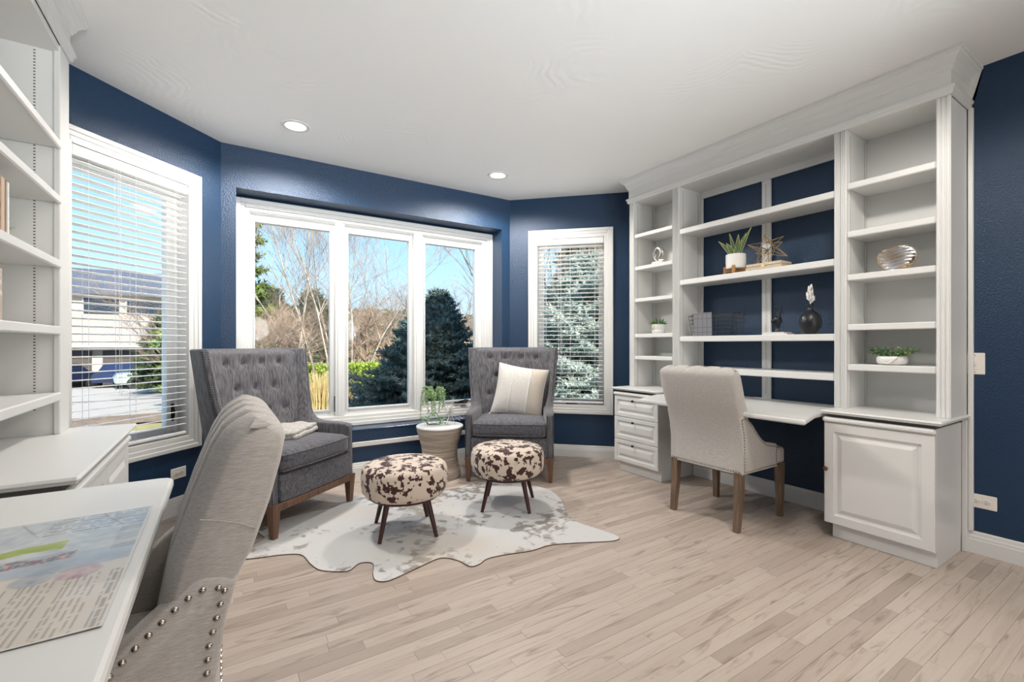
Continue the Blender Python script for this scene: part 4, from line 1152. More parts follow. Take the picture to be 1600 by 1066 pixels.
# ============================================================ PEDESTAL TABLE with plant and sputnik ornament
PX, PY = 1.650, 3.780
pt = thing('side_table', 'ribbed hourglass stoneware side table between the stools and the window seat', 'side table', (PX, PY, 0))
prof = [(.150, 0), (.186, .002), (.190, .02), (.184, .06), (.168, .11), (.156, .17), (.155, .22), (.163, .28), (.180, .34), (.196, .39), (.203, .425), (.204, .44)]
fine = []
for (r0, z0), (r1, z1) in zip(prof[1:], prof[2:]):
    k = max(2, int((z1 - z0) / .007))
    for i in range(k): zz = lerp(z0, z1, i / k); fine.append((lerp(r0, r1, i / k) + .0018 * sin(zz * 420), zz))
MB().lathe([prof[0]] + fine + [prof[-1]], 56).build('pedestal', 'ribbed', pt)
MB().lathe([(.200, .439), (.207, .441), (.209, .447), (.206, .455), (.198, .459), (.0, .4595)], 56).build('table_top', 'ceramic', pt)
zt = .4595
gp = thing('glass_planter', 'green trailing plant in a clear glass flask on the ribbed side table', 'plant', (PX - .055, PY + .005, zt))
MB().lathe([(.03, .001), (.058, .004), (.066, .03), (.060, .06), (.036, .09), (.018, .12), (.014, .17), (.014, .235), (.018, .245), (.016, .245), (.012, .235), (.012, .17), (.016, .12), (.033, .09), (.056, .06), (.062, .03), (.05, .008), (.0, .006)], 28).build('flask', 'glass', gp)
vine = MB(); lv = MB(); lv2 = MB(); rv = random.Random(5)
for i in range(15):
    a = 2 * pi * i / 15 + rv.uniform(-.2, .2); r = rv.uniform(.06, .115); top_z = rv.uniform(.27, .34)
    end = rv.uniform(.02, .2) if rv.random() < .6 else rv.uniform(.15, .26)
    P = catmull([(0, 0, .20), (r * .4 * cos(a), r * .4 * sin(a), top_z - .02), (r * .85 * cos(a), r * .85 * sin(a), top_z), (r * 1.05 * cos(a), r * 1.05 * sin(a), lerp(top_z, end, .5)), (r * cos(a), r * sin(a), end)], 7)
    vine.tube(P, .0016, 4)
    for q in P[4:]:
        for _ in range(4):
            d = Vector((rv.uniform(-1, 1), rv.uniform(-1, 1), rv.uniform(-.6, .9)))
            (lv if rv.random() < .6 else lv2).leaf(q, d, rv.uniform(.014, .024), .009)
for i in range(90):
    a = rv.uniform(0, 2 * pi); r = rv.uniform(.04, .10); lv.leaf((r * cos(a), r * sin(a), rv.uniform(.005, .08)), (cos(a), sin(a), rv.uniform(-.3, 1)), .026, .012)
vine.build('stems', 'leafg', gp); lv.build('leaves', 'leafm', gp, kind='stuff'); lv2.build('leaves', 'leafy', gp, kind='stuff')
sp = thing('spike_ornament', 'silver wire starburst ornament beside the trailing plant on the side table', 'ornament', (PX + .085, PY - .035, zt + .112))
rs = random.Random(9); mb = MB()
dirs = []
for i in range(26):
    ph = math.acos(1 - 2 * (i + .5) / 26); a = i * 2.39996; dirs.append(Vector((sin(ph) * cos(a), sin(ph) * sin(a), cos(ph))))
for d in dirs:
    L = .145 * rs.uniform(.8, 1.05)
    if d.z < 0: L = min(L, .110 / max(.05, -d.z))
    mb.tube([(0, 0, 0), d * L], [.0030, .0018], 5)
mb.build('spikes', 'pewter', sp, kind='stuff'); MB().lathe([(.001, -.012), (.009, -.007), (.012, 0), (.009, .007), (.001, .012)], 12).build('hub', 'silver', sp)

# ============================================================ MAP on the left desk
zt = .7572
g = thing('map_sheet', 'glossy printed map lying on the left foreground desk', 'map', (-.375, 1.203, zt))
mb = MB(); nu, nv = 150, 190; cols = []
hx, hy = .226, .302
def mapcol(u, v):
    # u: 0 left .. 1 right (x), v: 0 near .. 1 far (y); flat print
    nz = lambda s, o=0: noise.noise(Vector((u * s + o, v * s * 1.3, o)))
    c = Vector((.62, .57, .50))
    vv = v + .05 * nz(4) 
    if vv > .44:
        t = min(1, (vv - .44) / .03); base = Vector((.46, .52, .56)) + Vector((.10, .10, .09)) * nz(9, 3) + Vector((.12, .12, .12)) * nz(26, 5)
        base = base.lerp(Vector((.60, .62, .62)), min(1, max(0, nz(3, 8) * 2 + .35)))
        c = c.lerp(base, t)
    if .44 < vv < .60: c = c.lerp(Vector((.28, .36, .46)), .55 + .3 * nz(10, 2))
    if abs(v - .66 - .14 * (u - .5) - .02 * nz(6, 1)) < .035 and u < .72: c = Vector((.33, .42, .07)) + Vector((.1, .1, .02)) * nz(20)
    k = abs(v - .50 - .10 * u + .03 * nz(8, 6))
    if k < .03 + .03 * nz(5, 9) and u < .78:
        s = nz(40, 7); c = Vector((.35, .12, .14)) if s > .12 else (Vector((.14, .20, .24)) if s < -.1 else Vector((.40, .42, .42)))
    if v < .50 and u < .55 and k < .12 and vv > .42: c = c.lerp(Vector((.16, .24, .16)), .6)
    # two small inset diagrams
    for (a, b, r, cc) in ((.84, .40, .055, Vector((.45, .24, .30))), (.70, .405, .05, Vector((.22, .32, .46)))):
        d = math.hypot((u - a) * .75, v - b)
        if d < r: c = c.lerp(cc, .35 + .9 * abs(nz(22, 4)))
    # text columns as rows of short dashes
    if v < .36:
        row = int(u * 52); gap = (u * 52) % 1
        if .25 < gap < .62 and row % 7 != 6 and noise.noise(Vector((row * 3.1, v * 60, 2))) > -.25 and (v * 3 + row * .13) % 1 > .06: c = c * .55
    if v > .80:
        if u > .60 and (v * 42) % 1 < .35 and noise.noise(Vector((int(v * 42) * 2.3, u * 45, 1))) > -.2: c = c * .5
        if u < .40 and abs(nz(7, 12)) < .035: c = c * .25
        if abs((u * 1.6 + v) % .5 - .25) < .004: c = c * .45
    if u > .90 and .55 < v < .80 and (v * 50) % 1 < .4: c = c * .55
    if min(u, 1 - u) < .012 or min(v, 1 - v) < .009: c = Vector((.66, .64, .60))
    return tuple(max(.02, min(.85, q)) for q in c)
def mf(u, v): return (lerp(-hx, hx, u), lerp(-hy, hy, v), .0012 + .0018 * (math.exp(-((1 - u) / .05)) + math.exp(-(v / .04))) * .6 + .0006 * sin(v * 40) * u)
mb.grid(mf, nu, nv, flip=False, smooth=True); mb.cols = [mapcol(i / (nu - 1), j / (nv - 1)) for i in range(nu) for j in range(nv)]
k0 = len(mb.v); mb.add([(-hx, -hy, .0002), (hx, -hy, .0002), (hx, hy, .0002), (-hx, hy, .0002)], [(3, 2, 1, 0)]); mb.cols += [(.6, .6, .6)] * 4
mb.build('sheet', 'print', g)
# ============================================================ DECOR on the right shelves
XS = 3.375
def pot_leaves(mb, c, n, L, w, spread, rs, zup=.6, base_r=.0):
    for i in range(n):
        a = rs.uniform(0, 2 * pi); k = rs.random() ** .6
        d = Vector((cos(a) * spread * k, sin(a) * spread * k, lerp(1.0, zup, k)))
        mb.leaf((c[0] + cos(a) * base_r * k, c[1] + sin(a) * base_r * k, c[2]), d, L * rs.uniform(.7, 1.1), w, up=(cos(a + 1.57), sin(a + 1.57), .2))

def blade_leaf(body, edge, base, tip, w, bendv=(0, 0, 0), n=9):
    # broad upright sword leaf with pale margins
    base = Vector(base); tip = Vector(tip); mid = (base + tip) / 2 + Vector(bendv)
    P = [base * (1 - u) ** 2 + mid * 2 * u * (1 - u) + tip * u * u for u in [i / (n - 1) for i in range(n)]]
    side = (tip - base).cross(Vector((1, .25, 0))).normalized()
    vs = []; vl = []; vr = []
    for i, q in enumerate(P):
        u = i / (n - 1); ww = w * (0.55 + .6 * sin(pi * min(1, u * 1.1)) ) * (1 - u ** 4) * .5 + .0006
        f = Vector((-.3 * ww, 0, 0))
        vs += [q - side * ww, q + f, q + side * ww]
        vl.append(q - side * ww); vr.append(q + side * ww)
    fs = []
    for i in range(n - 1):
        a = i * 3; fs += [(a, a + 1, a + 4, a + 3), (a + 1, a + 2, a + 5, a + 4)]
    body.add(vs, fs, True); edge.tube(vl, .0022, 5); edge.tube(vr, .0022, 5)

# snake plant on its wooden stand
zs_ = 1.7245
pl = thing('snake_plant', 'snake plant in a white pot on a small wooden stand, second shelf over the desk', 'plant', (XS, 2.045, zs_))
st = MB()
for a in (R(20), R(110)):
    T_ = TR(0, 0, 0, rz=a)
    st.box(-.078, .078, -.011, .011, .018, .040, .003, T_)
    for s_ in (-1, 1): st.box(s_ * .078 - .011, s_ * .078 + .011, -.011, .011, 0, .062, .003, T_)
st.build('wooden_stand', 'oak', pl, label='wooden cross stand')
MB().lathe([(.0, .040), (.064, .041), (.070, .046), (.072, .10), (.072, .150), (.069, .152), (.067, .150), (.066, .143), (.0, .141)], 36).build('pot', 'ceramic', pl)
MB().lathe([(.0, .140), (.0655, .142), (.0655, .1435), (.0, .146)], 24).build('soil', 'soil', pl)
for i, (dy, dz, w, b) in enumerate([(.125, .13, .030, .02), (.095, .115, .036, .02), (.030, .175, .026, .0), (.055, .10, .038, .01), (-.005, .085, .040, 0), (-.030, .095, .038, -.01), (-.050, .150, .036, -.01), (-.075, .165, .034, -.015), (-.13, .195, .022, -.02), (.075, .085, .034, .02), (-.06, .11, .036, -.012)]):
    bd_ = MB(); eg = MB(); blade_leaf(bd_, eg, (random.uniform(-.02, .02), dy * .22, .142), (random.uniform(-.05, .03), dy, .150 + dz * .95), w * .72, (0, -b * .6, .01))
    lf = bd_.build('leaf', 'snake', pl); eg.build('leaf_margin', 'snake_edge', lf)

# geometric brass star on a wooden box
bx = thing('wooden_box', 'whitewashed flat wooden box under the brass star on the shelf', 'box', (XS, 1.795, zs_))
MB().box(-.075, .075, -.130, .130, 0, .022, .003).build('base', 'book_w', bx); MB().box(-.072, .072, -.127, .127, .024, .046, .003).build('lid', 'book_w', bx)
MB().box(-.0765, -.0745, -.015, .015, .014, .034, .001).build('clasp', 'gold', bx)
star = thing('brass_star', 'openwork brass wire star standing on the wooden box', 'ornament', (XS, 1.80, zs_ + .0465))
r_ = random.Random(4); V = []
for i in range(10):
    ph = math.acos(1 - 2 * (i + .5) / 10); a = i * 2.39996 + .8; V.append(Vector((sin(ph) * cos(a) * .55, sin(ph) * sin(a), cos(ph))))
core = [v * .048 for v in V]; tips = [v * (.155 if abs(v.y) > .5 else .125) for v in V]
zmin = min(t_.z for t_ in tips); off = Vector((0, 0, -zmin + .0015)); mb = MB()
for i, t_ in enumerate(tips):
    near = sorted(range(10), key=lambda j: (V[j] - V[i]).length)[1:5]
    for j in near: mb.tube([t_ + off, core[j] * 1.1 + off], .0021, 6)
for i in range(10):
    near = sorted(range(10), key=lambda j: (V[j] - V[i]).length)[1:4]
    for j in near: mb.tube([core[i] * 1.1 + off, core[j] * 1.1 + off], .0019, 6)
mb.build('rods', 'gold', star)

# wire basket with a grey plaque
z3 = 1.246
bk = thing('wire_basket', 'black wire grid basket on the shelf over the desk', 'basket', (XS + .02, 2.225, z3))
mb = MB()
def rect(hx, hy, z, r): 
    P = [(-hx, -hy, z), (hx, -hy, z), (hx, hy, z), (-hx, hy, z), (-hx, -hy, z)]
    for a, b in zip(P, P[1:]): mb.tube([a, b], r, 5)
for k in range(6):
    u = k / 5; rect(lerp(.075, .088, u), lerp(.170, .195, u), .003 + .165 * u, .0017 if k < 5 else .0032)
for i in range(12):
    u = i / 11
    for s_ in (-1, 1): mb.tube([(s_ * .075, lerp(-.170, .170, u), .003), (s_ * .088, lerp(-.195, .195, u), .168)], .0016, 5)
for i in range(6):
    u = i / 5
    for s_ in (-1, 1): mb.tube([(lerp(-.075, .075, u), s_ * .170, .003), (lerp(-.088, .088, u), s_ * .195, .168)], .0016, 5)
for i in range(9): y_ = lerp(-.165, .165, i / 8); mb.tube([(-.075, y_, .003), (.075, y_, .003)], .0014, 4)
mb.build('wire_grid', 'wire', bk)
for s_ in (-1, 1): MB().tube(catmull([(-.03, s_ * .193, .165), (-.028, s_ * .203, .185), (.028, s_ * .203, .185), (.03, s_ * .193, .165)], 4), .0025, 6).build('handle', 'wire', bk)
pq = thing('fabric_panel', 'grey plaid folded cloth card hung on the front of the wire basket', 'cloth', (XS - .072, 2.275, z3 + .001))
mb = MB(); cols = []; nn = 40
def pf(u, v): return (-.012 + .012 * v * -.4 - (.001 * sin(u * 30)), lerp(.082, -.082, u), lerp(0, .188, v))
mb.grid(pf, nn, nn, flip=False)
for i in range(nn):
    for j in range(nn):
        u, v = i / (nn - 1), j / (nn - 1); c = .20 + .05 * noise.noise(Vector((u * 40, v * 40, 0)))
        if (u * 4.0 + .1) % 1 < .10 or (v * 5.0 + .3) % 1 < .10: c *= .55
        cols.append((c * .98, c, c * 1.12))
mb.grid(lambda u, v: tuple(Vector(pf(u, v)) + Vector((.004, 0, 0))), nn, nn, flip=True); cols += cols[:]
mb.cols = cols; mb.build('cloth_face', 'printm', pq)

# white books and the black hand sculpture
for i, (h0, h1, w, lab) in enumerate(((0, .011, .082, 'white paperback lying flat, lower of the two under the black hand'), (.0112, .020, .074, 'white paperback lying flat, upper of the two under the black hand'))):
    b_ = thing('book', lab, 'book', (XS - .01, 1.715 + i * .012, z3 + h0), 0, 'books under the hand sculpture')
    MB().box(-.055, .055, -w, w, 0, .0015).box(-.055, .055, -w, w, h1 - h0 - .0017, h1 - h0 - .0002).box(-.055, -.0535, -w, w, .0015, h1 - h0 - .0017).build('cover', 'white', b_)
    MB().box(-.0533, .052, -w + .003, w - .003, .0016, h1 - h0 - .0018).build('pages', 'ceramic', b_)
hd = thing('hand_sculpture', 'small black hand sculpture making a two finger sign on white books', 'sculpture', (XS - .01, 1.725, z3 + .0202))
MB().lathe([(.024, 0), (.025, .003), (.019, .008), (.015, .03), (.017, .045), (.023, .062), (.030, .078), (.031, .092), (.026, .104), (.012, .110), (.001, .111)], 20, sx=.6).build('palm', 'black', hd)
def finger(P, r): return MB().tube(catmull(P, 5), [lerp(r, r * .78, i / (5 * (len(P) - 1))) for i in range(5 * (len(P) - 1) + 1)], 10)
finger([(0, .012, .095), (0, .017, .125), (0, .019, .155), (0, .019, .185)], .0085).build('finger', 'black', hd)
finger([(0, -.010, .095), (0, -.018, .125), (0, -.023, .155), (0, -.025, .186)], .0088).build('finger', 'black', hd)
finger([(0, -.022, .085), (-.018, -.024, .100), (-.030, -.020, .090), (-.026, -.010, .070)], .0075).build('finger', 'black', hd)
finger([(0, -.028, .075), (-.018, -.030, .085), (-.028, -.024, .076), (-.022, -.014, .060)], .0068).build('finger', 'black', hd)
finger([(0, .024, .055), (-.012, .030, .075), (-.028, .018, .084), (-.034, .000, .082)], .0085).build('thumb', 'black', hd)

# black vase with white coral flower
vz = thing('vase', 'round matte black vase with a white bloom at the right end of the shelf', 'vase', (XS - .02, 1.505, z3))
MB().lathe([(.0, .0), (.034, .001), (.042, .006), (.060, .045), (.067, .080), (.062, .115), (.045, .143), (.024, .158), (.017, .170), (.016, .190), (.024, .203), (.022, .203), (.013, .190), (.013, .172), (.0, .165)], 36).build('body', 'black', vz)
fl = MB(); r_ = random.Random(2); sm_ = MB(); sm_.tube([(0, 0, .17), (0, 0, .30)], .004, 6)
for k in range(9):
    zz = .208 + .014 * k
    for q in range(4):
        a = r_.uniform(0, 2 * pi); d = Vector((cos(a), sin(a), r_.uniform(.5, 1.2))).normalized(); L = lerp(.05, .018, k / 8)
        p0 = Vector((0, 0, zz)); p1 = p0 + d * L * .6 + Vector((0, 0, .004)); p2 = p1 + Vector((d.x * .2, d.y * .2, 1)).normalized() * L * .55
        fl.tube([p0, p1, p2], [.0035, .006, .0012], 6)
sm_.build('stem', 'ceramic', vz); fl.build('bloom', 'ceramic', vz)

# ribbed silver shell disc
sd = thing('shell_ornament', 'oval ribbed silver and bronze disc standing on the right bookcase shelf', 'ornament', (XS, 1.045, 1.6125))
m, nt, b = newmat('ribbed_metal'); N_ = nt.nodes
tc_ = N_.new('ShaderNodeTexCoord'); nz_ = N_.new('ShaderNodeTexNoise'); nz_.inputs['Scale'].default_value = 6; nt.links.new(tc_.outputs['Object'], nz_.inputs['Vector'])
mr_ = N_.new('ShaderNodeMapRange'); mr_.inputs[1].default_value = .42; mr_.inputs[2].default_value = .6; nt.links.new(nz_.outputs['Fac'], mr_.inputs[0])
mx_ = N_.new('ShaderNodeMix'); mx_.data_type = 'RGBA'; mx_.inputs[6].default_value = (.62, .62, .64, 1); mx_.inputs[7].default_value = (.46, .34, .20, 1)
nt.links.new(mr_.outputs[0], mx_.inputs[0]); nt.links.new(mx_.outputs[2], b.inputs['Base Color']); b.inputs['Metallic'].default_value = 1; b.inputs['Roughness'].default_value = .25
M['ribmetal'] = m
mb = MB()
def disc(side):
    def f(u, v):
        a = 2 * pi * u; r = v
        y = .098 * r * cos(a); z = .080 * r * sin(a) * (1.0 if sin(a) < 0 else .97); z += .004 * cos(2 * a) * r
        rib = .0042 * sin(z * 330 + 3 * sin(y * 25)) * (1 - r ** 6)
        x = side * (.020 * (1 - r * r) ** .5 + rib * (1 if r < .97 else 0))
        return (x, y, z + .0812)
    return f
mb.grid(disc(-1), 64, 40, cu=True, flip=False); mb.grid(disc(1), 64, 12, cu=True, flip=True); mb.build('disc', 'ribmetal', sd, ang=70)
P = [(0, .098 * cos(a), .0812 + .080 * sin(a) * (1 if sin(a) < 0 else .97) + .004 * cos(2 * a)) for a in [2 * pi * i / 48 for i in range(49)]]
MB().tube(P, .0022, 6).build('rim', 'gold', sd)

# marble bowl planter
bp_ = thing('bowl_planter', 'leafy green plant in a low white knotted bowl on the right bookcase', 'plant', (XS, 1.068, 1.0555))
MB().lathe([(.0, 0), (.052, .001), (.066, .010), (.072, .028), (.070, .044), (.064, .052), (.060, .051), (.058, .044), (.0, .042)], 36, sy=1.05, sx=.8).build('bowl', 'ceramic', bp_)
MB().tube(catmull([(-.045, .045, .040), (-.060, .025, .018), (-.062, .0, .012), (-.060, -.020, .026), (-.052, -.040, .046)], 5), .005, 8).build('knot_relief', 'ceramic', bp_)
r_ = random.Random(8); s1 = MB(); s2 = MB(); sm_ = MB()
for i in range(44):
    a = r_.uniform(0, 2 * pi); k = r_.random() ** .5; L = r_.uniform(.05, .085)
    p0 = Vector((.03 * cos(a) * k, .045 * sin(a) * k, .045)); p1 = p0 + Vector((cos(a) * k * .055, sin(a) * k * .085, L * (1.05 - .5 * k)))
    sm_.tube([p0, p0.lerp(p1, .6) + Vector((0, 0, .01)), p1], .0011, 4)
    for q in range(7):
        u = .35 + .65 * q / 6; w_ = s1 if r_.random() < .68 else s2
        w_.leaf(p0.lerp(p1, u), (r_.uniform(-1, 1), r_.uniform(-1, 1), r_.uniform(-.3, .8)), r_.uniform(.012, .022), .010)
sm_.build('stems', 'leafd', bp_); s1.build('leaves', 'leafd', bp_, kind='stuff'); s2.build('leaves', 'leafy', bp_, kind='stuff')

# silver loop sculpture on white block
sc = thing('loop_sculpture', 'small silver loop sculpture on a white block in the narrow bookcase', 'sculpture', (XS - .03, 2.755, 1.9075))
MB().box(-.035, .035, -.055, .06, 0, .022, .006).build('block', 'ceramic', sc)
P = [(0, .018, .024), (0, .045, .060), (0, .045, .105), (0, .015, .140), (0, -.018, .128), (0, -.030, .095), (0, -.018, .060), (0, -.005, .035), (0, -.035, .027), (0, -.060, .026)]
C_ = catmull(P, 6); rad = [.016 + .008 * sin(pi * i / (len(C_) - 1)) for i in range(len(C_))]
MB().tube(C_, rad, 14).build('loop', 'silver', sc)

# small succulent on the narrow bookcase
sc = thing('succulent_pot', 'spiky green succulent in a white ribbed pot in the narrow bookcase', 'plant', (XS - .03, 2.765, 1.2755))
MB().lathe([(.0, 0), (.050, .001), (.055, .010), (.056, .030), (.0545, .034), (.057, .038), (.058, .080), (.055, .084), (.053, .078), (.0, .076)], 32).build('pot', 'ceramic', sc)
r_ = random.Random(3)
for i in range(20):
    a = 2 * pi * i / 20 + r_.uniform(-.1, .1); k = .35 + .65 * ((i * 7) % 10) / 10
    mb = MB(); mb.leaf((.01 * cos(a), .01 * sin(a), .078), (cos(a) * k, sin(a) * k, 1.15 - k), .075, .019, up=(-sin(a), cos(a), 0))
    mb.build('leaf', 'leafd' if i % 3 else 'leafg', sc)
mb = MB()
for i in range(36): mb.leaf((-.05 + r_.uniform(-.014, .006), .012 + r_.uniform(-.018, .018), .082 - i * .0014), (-.6, r_.uniform(-1, 1), r_.uniform(-.6, .4)), .013, .008)
mb.build('trailing_leaves', 'leafy', sc, kind='stuff')

# ============================================================ left bookcase contents
def upright_book(label, x0, x1, y0, y1, z0, h, covm, cols=None, tilt=0):
    b_ = thing('book', label, 'book', ((x0 + x1) / 2, (y0 + y1) / 2, z0), 0, 'books on the left bookcase')
    hx, hy = (x1 - x0) / 2, (y1 - y0) / 2
    MB().box(-hx, hx - .0, -hy, -hy + .002, 0, h).box(-hx, hx, hy - .002, hy, 0, h).box(hx - .002, hx, -hy + .002, hy - .002, 0, h).build('cover', covm, b_)
    MB().box(-hx + .004, hx - .003, -hy + .0022, hy - .0022, .003, h - .003).build('pages', 'book_w', b_)
    return b_
M['kraft'] = mat('kraft_cover', (0.58, 0.42, 0.30), 0.7); M['brownc'] = mat('brown_cover', (0.18, 0.09, 0.05), 0.6)
def pattern_mat(name, a, b_, sc):
    m, nt, bb = newmat(name); tc = nt.nodes.new('ShaderNodeTexCoord'); w = nt.nodes.new('ShaderNodeTexWave'); w.inputs['Scale'].default_value = sc; w.inputs['Distortion'].default_value = 6; w.inputs['Detail'].default_value = 3
    nt.links.new(tc.outputs['Object'], w.inputs['Vector']); cr = nt.nodes.new('ShaderNodeMapRange'); cr.inputs[1].default_value = .45; cr.inputs[2].default_value = .55
    nt.links.new(w.outputs['Fac'], cr.inputs[0]); mx = nt.nodes.new('ShaderNodeMix'); mx.data_type = 'RGBA'; mx.inputs[6].default_value = c4(a); mx.inputs[7].default_value = c4(b_)
    nt.links.new(cr.outputs[0], mx.inputs[0]); nt.links.new(mx.outputs[2], bb.inputs['Base Color']); bb.inputs['Roughness'].default_value = .5
    return m
M['ikat'] = pattern_mat('navy_ikat_print', (.02, .025, .05), (.62, .62, .62), 14)
M['floral'] = pattern_mat('pale_floral_print', (.66, .62, .56), (.50, .40, .36), 45)
zz = 1.5525
ub = upright_book('navy book with black and white patterned lower cover, upper left shelf', -.80, -.645, 2.245, 2.285, zz, .222, 'ikat')
MB().box(-.078, .0786, -.0206, -.0200, .12, .222).build('cover_band', 'navy', ub)
upright_book('beige book standing beside the navy patterned book', -.80, -.643, 2.288, 2.318, zz, .212, 'kraft')
upright_book('slim brown book standing between the beige and the white book', -.80, -.643, 2.320, 2.330, zz, .210, 'brownc')
upright_book('slim white book at the right of the upper left shelf row', -.80, -.640, 2.333, 2.348, zz, .205, 'ceramic')
pp = thing('trailing_plant', 'small potted plant with yellow green leaves behind the books on the left shelf', 'plant', (-.765, 2.60, zz))
MB().lathe([(.0, 0), (.032, .001), (.042, .06), (.040, .062), (.036, .055), (.0, .053)], 24).build('pot', 'ceramic', pp)
mb = MB(); r_ = random.Random(6); sm_ = MB()
for i in range(14):
    a = r_.uniform(0, 2 * pi); P = [(0, 0, .055), (.03 * cos(a), .03 * sin(a), .11), (.06 * cos(a), .06 * sin(a), r_.uniform(.08, .15))]; sm_.tube(catmull(P, 3), .0012, 4)
    for q in catmull(P, 3)[2:]: mb.leaf(q, (r_.uniform(-1, 1), r_.uniform(-1, 1), r_.uniform(-.4, .8)), .022, .013)
sm_.build('stems', 'leafg', pp); mb.build('leaves', 'leafy', pp, kind='stuff')
zz = 1.2585
upright_book('pale floral covered book standing on the lower left shelf', -.80, -.640, 2.205, 2.262, zz, .215, 'floral')
upright_book('narrower pale floral book beside it on the lower left shelf', -.80, -.640, 2.265, 2.285, zz, .185, 'floral')
# ============================================================ GARDEN AND STREET
def gz(x, y):
    base = interp([(4, -.42), (9, -.50), (14, -.60), (22, -.95), (36, -1.35), (60, -1.6), (110, 1.0)], y)
    return base
def patch(name, poly_or_rect, m, dz, stepx=2.0, stepy=1.0, kind='structure', rag=0.0):
    x0, x1, y0, y1 = poly_or_rect; nx = max(2, int((x1 - x0) / stepx) + 1); ny = max(2, int((y1 - y0) / stepy) + 1)
    mb = MB()
    def f(u, v):
        x = lerp(x0, x1, u); y = lerp(y0, y1, v)
        if rag and (v <= 0 or v >= 1): y += rag * sin(x * .7 + v * 2)
        return (x, y, gz(x, y) + dz)
    mb.grid(f, nx, ny, smooth=True); o = mb.build(name, m); o['kind'] = kind; return o
patch('ground', (-70, 80, 4.3, 112), 'lawn', 0.0)
patch('driveway', (-9, 2.2, 4.6, 9.2), 'concrete', .02, rag=.0)
patch('sidewalk', (-30, 3.5, 10.6, 11.6), 'concrete', .02)
patch('flower_bed', (-30, 3.5, 12.9, 14.6), 'mulch', .05, rag=.3)
patch('street', (-40, 6, 15.0, 22.5), 'asphalt', .02)
patch('neighbour_driveway', (-14, 2, 22.6, 35.5), 'asphalt', .03)
patch('garden_path', (2.0, 14, 9.3, 11.0), 'concrete', .03)

# distant scrub hill
mb = MB()
def hill(u, v):
    x = lerp(-120, 260, u); y = lerp(110, 260, v)
    h = 1 + 17 * math.sin(min(1, v * 1.15) * pi / 2) ** 1.4 * (.75 + .25 * sin(x * .013 + .8)) + 1.0 * noise.noise(Vector((x * .05, y * .05, 0)))
    return (x, y, h)
mb.grid(hill, 90, 26, smooth=True); o = mb.build('hill', 'hill'); o['kind'] = 'structure'
hs = MB(); r_ = random.Random(21)
for i in range(900):
    u, v = r_.random(), r_.random() ** .8; p = Vector(hill(u, v)); s_ = r_.uniform(.5, 1.4)
    hs.lathe([(s_, 0), (s_ * .9, s_ * .5), (.1, s_ * 1.1)], 5, c=tuple(p))
o = hs.build('hill_shrubs', 'juniper'); o['kind'] = 'stuff'; o['label'] = 'dark scrub dotted over the distant hillside'; o['category'] = 'shrubs'

# --------------------------------------------- trees
def bare_tree(name, label, base, trunks, H_, m, seed, spread=.5, levels=4, r0=.08, nb=5, group=None, twigm='twig', low=.25):
    rs = random.Random(seed); t = thing(name, label, 'tree', base, 0, group)
    tr = MB(); br = MB(); tw = MB()
    def grow(p, d, L, r, lev):
        n = 5; P = [p]; q = p.copy(); dd = d.copy()
        for i in range(n):
            dd = (dd + Vector((rs.uniform(-1, 1), rs.uniform(-1, 1), rs.uniform(-.5, .9) * .6)) * .16).normalized(); q = q + dd * L / n; P.append(q.copy())
        rr_ = [lerp(r, r * (.35 if lev else .3), i / n) for i in range(n + 1)]
        (tr if lev == 0 else br if lev < 3 else tw).tube(P, rr_, 8 if lev == 0 else 5 if lev < 3 else 3, cap=False)
        if lev >= levels: return
        k = nb if lev < levels - 1 else nb
        for i in range(k):
            u = lerp(low if lev == 0 else .2, 1.0, (i + rs.random() * .7) / k); u = min(u, .99); f = u * n; a = int(f)
            pp = P[a].lerp(P[min(n, a + 1)], f - a)
            ax = Vector((rs.uniform(-1, 1), rs.uniform(-1, 1), rs.uniform(-.4, .6))); d2 = (dd * (1 - spread) + ax.normalized() * spread + Vector((0, 0, .12))).normalized()
            grow(pp, d2, L * rs.uniform(.42, .66), max(.003, rr_[a] * .55), lev + 1)
    for (dx, dy, lean, hh, rr0) in trunks:
        d = Vector((lean[0], lean[1], 1)).normalized(); grow(Vector((dx, dy, 0)), d, H_ * hh, r0 * rr0, 0)
    tr.build('trunk', m, t); br.build('branches', m if levels < 4 else twigm if m == 'bark2' else m, t, kind='stuff'); tw.build('twigs', twigm, t, kind='stuff')
    return t
def at_px(px, depth, z=None):
    l = (px - 800) / 711.1 * depth; x = .5388 * depth + .8425 * l; y = .8425 * depth - .5388 * l
    return (x, y, gz(x, y) if z is None else z)
bare_tree('birch_tree', 'tall bare birch with several pale stems seen through the left pane', at_px(492, 13.5), [(0, 0, (-.34, .05), .8, 1), (.2, .1, (-.17, 0), .95, 1.1), (.4, 0, (-.20, .05), 1.0, .9), (-.2, 0, (-.05, .1), .85, .8), (.5, .2, (.12, 0), .8, .7)], 7.0, 'bark', 3, .42, 4, .034, 6, 'bare trees in the garden', low=.35)
bare_tree('birch_tree', 'bare birch with steep branches in the middle pane of the window', at_px(545, 14.5), [(0, 0, (.10, 0), 1, 1.1), (.3, 0, (.30, .1), .85, .9), (-.3, .1, (-.1, 0), .9, .8)], 6.6, 'bark', 12, .45, 4, .034, 6, 'bare trees in the garden', low=.35)
bare_tree('crabapple_tree', 'spreading bare crabapple with dark trunk behind the hedge, middle pane', at_px(588, 15.5), [(0, 0, (-.3, 0), .5, 1.3), (.2, 0, (.45, .1), .55, 1.2), (0, .2, (.05, .3), .5, 1.1)], 4.9, 'bark2', 5, .62, 4, .10, 6, 'bare trees in the garden')
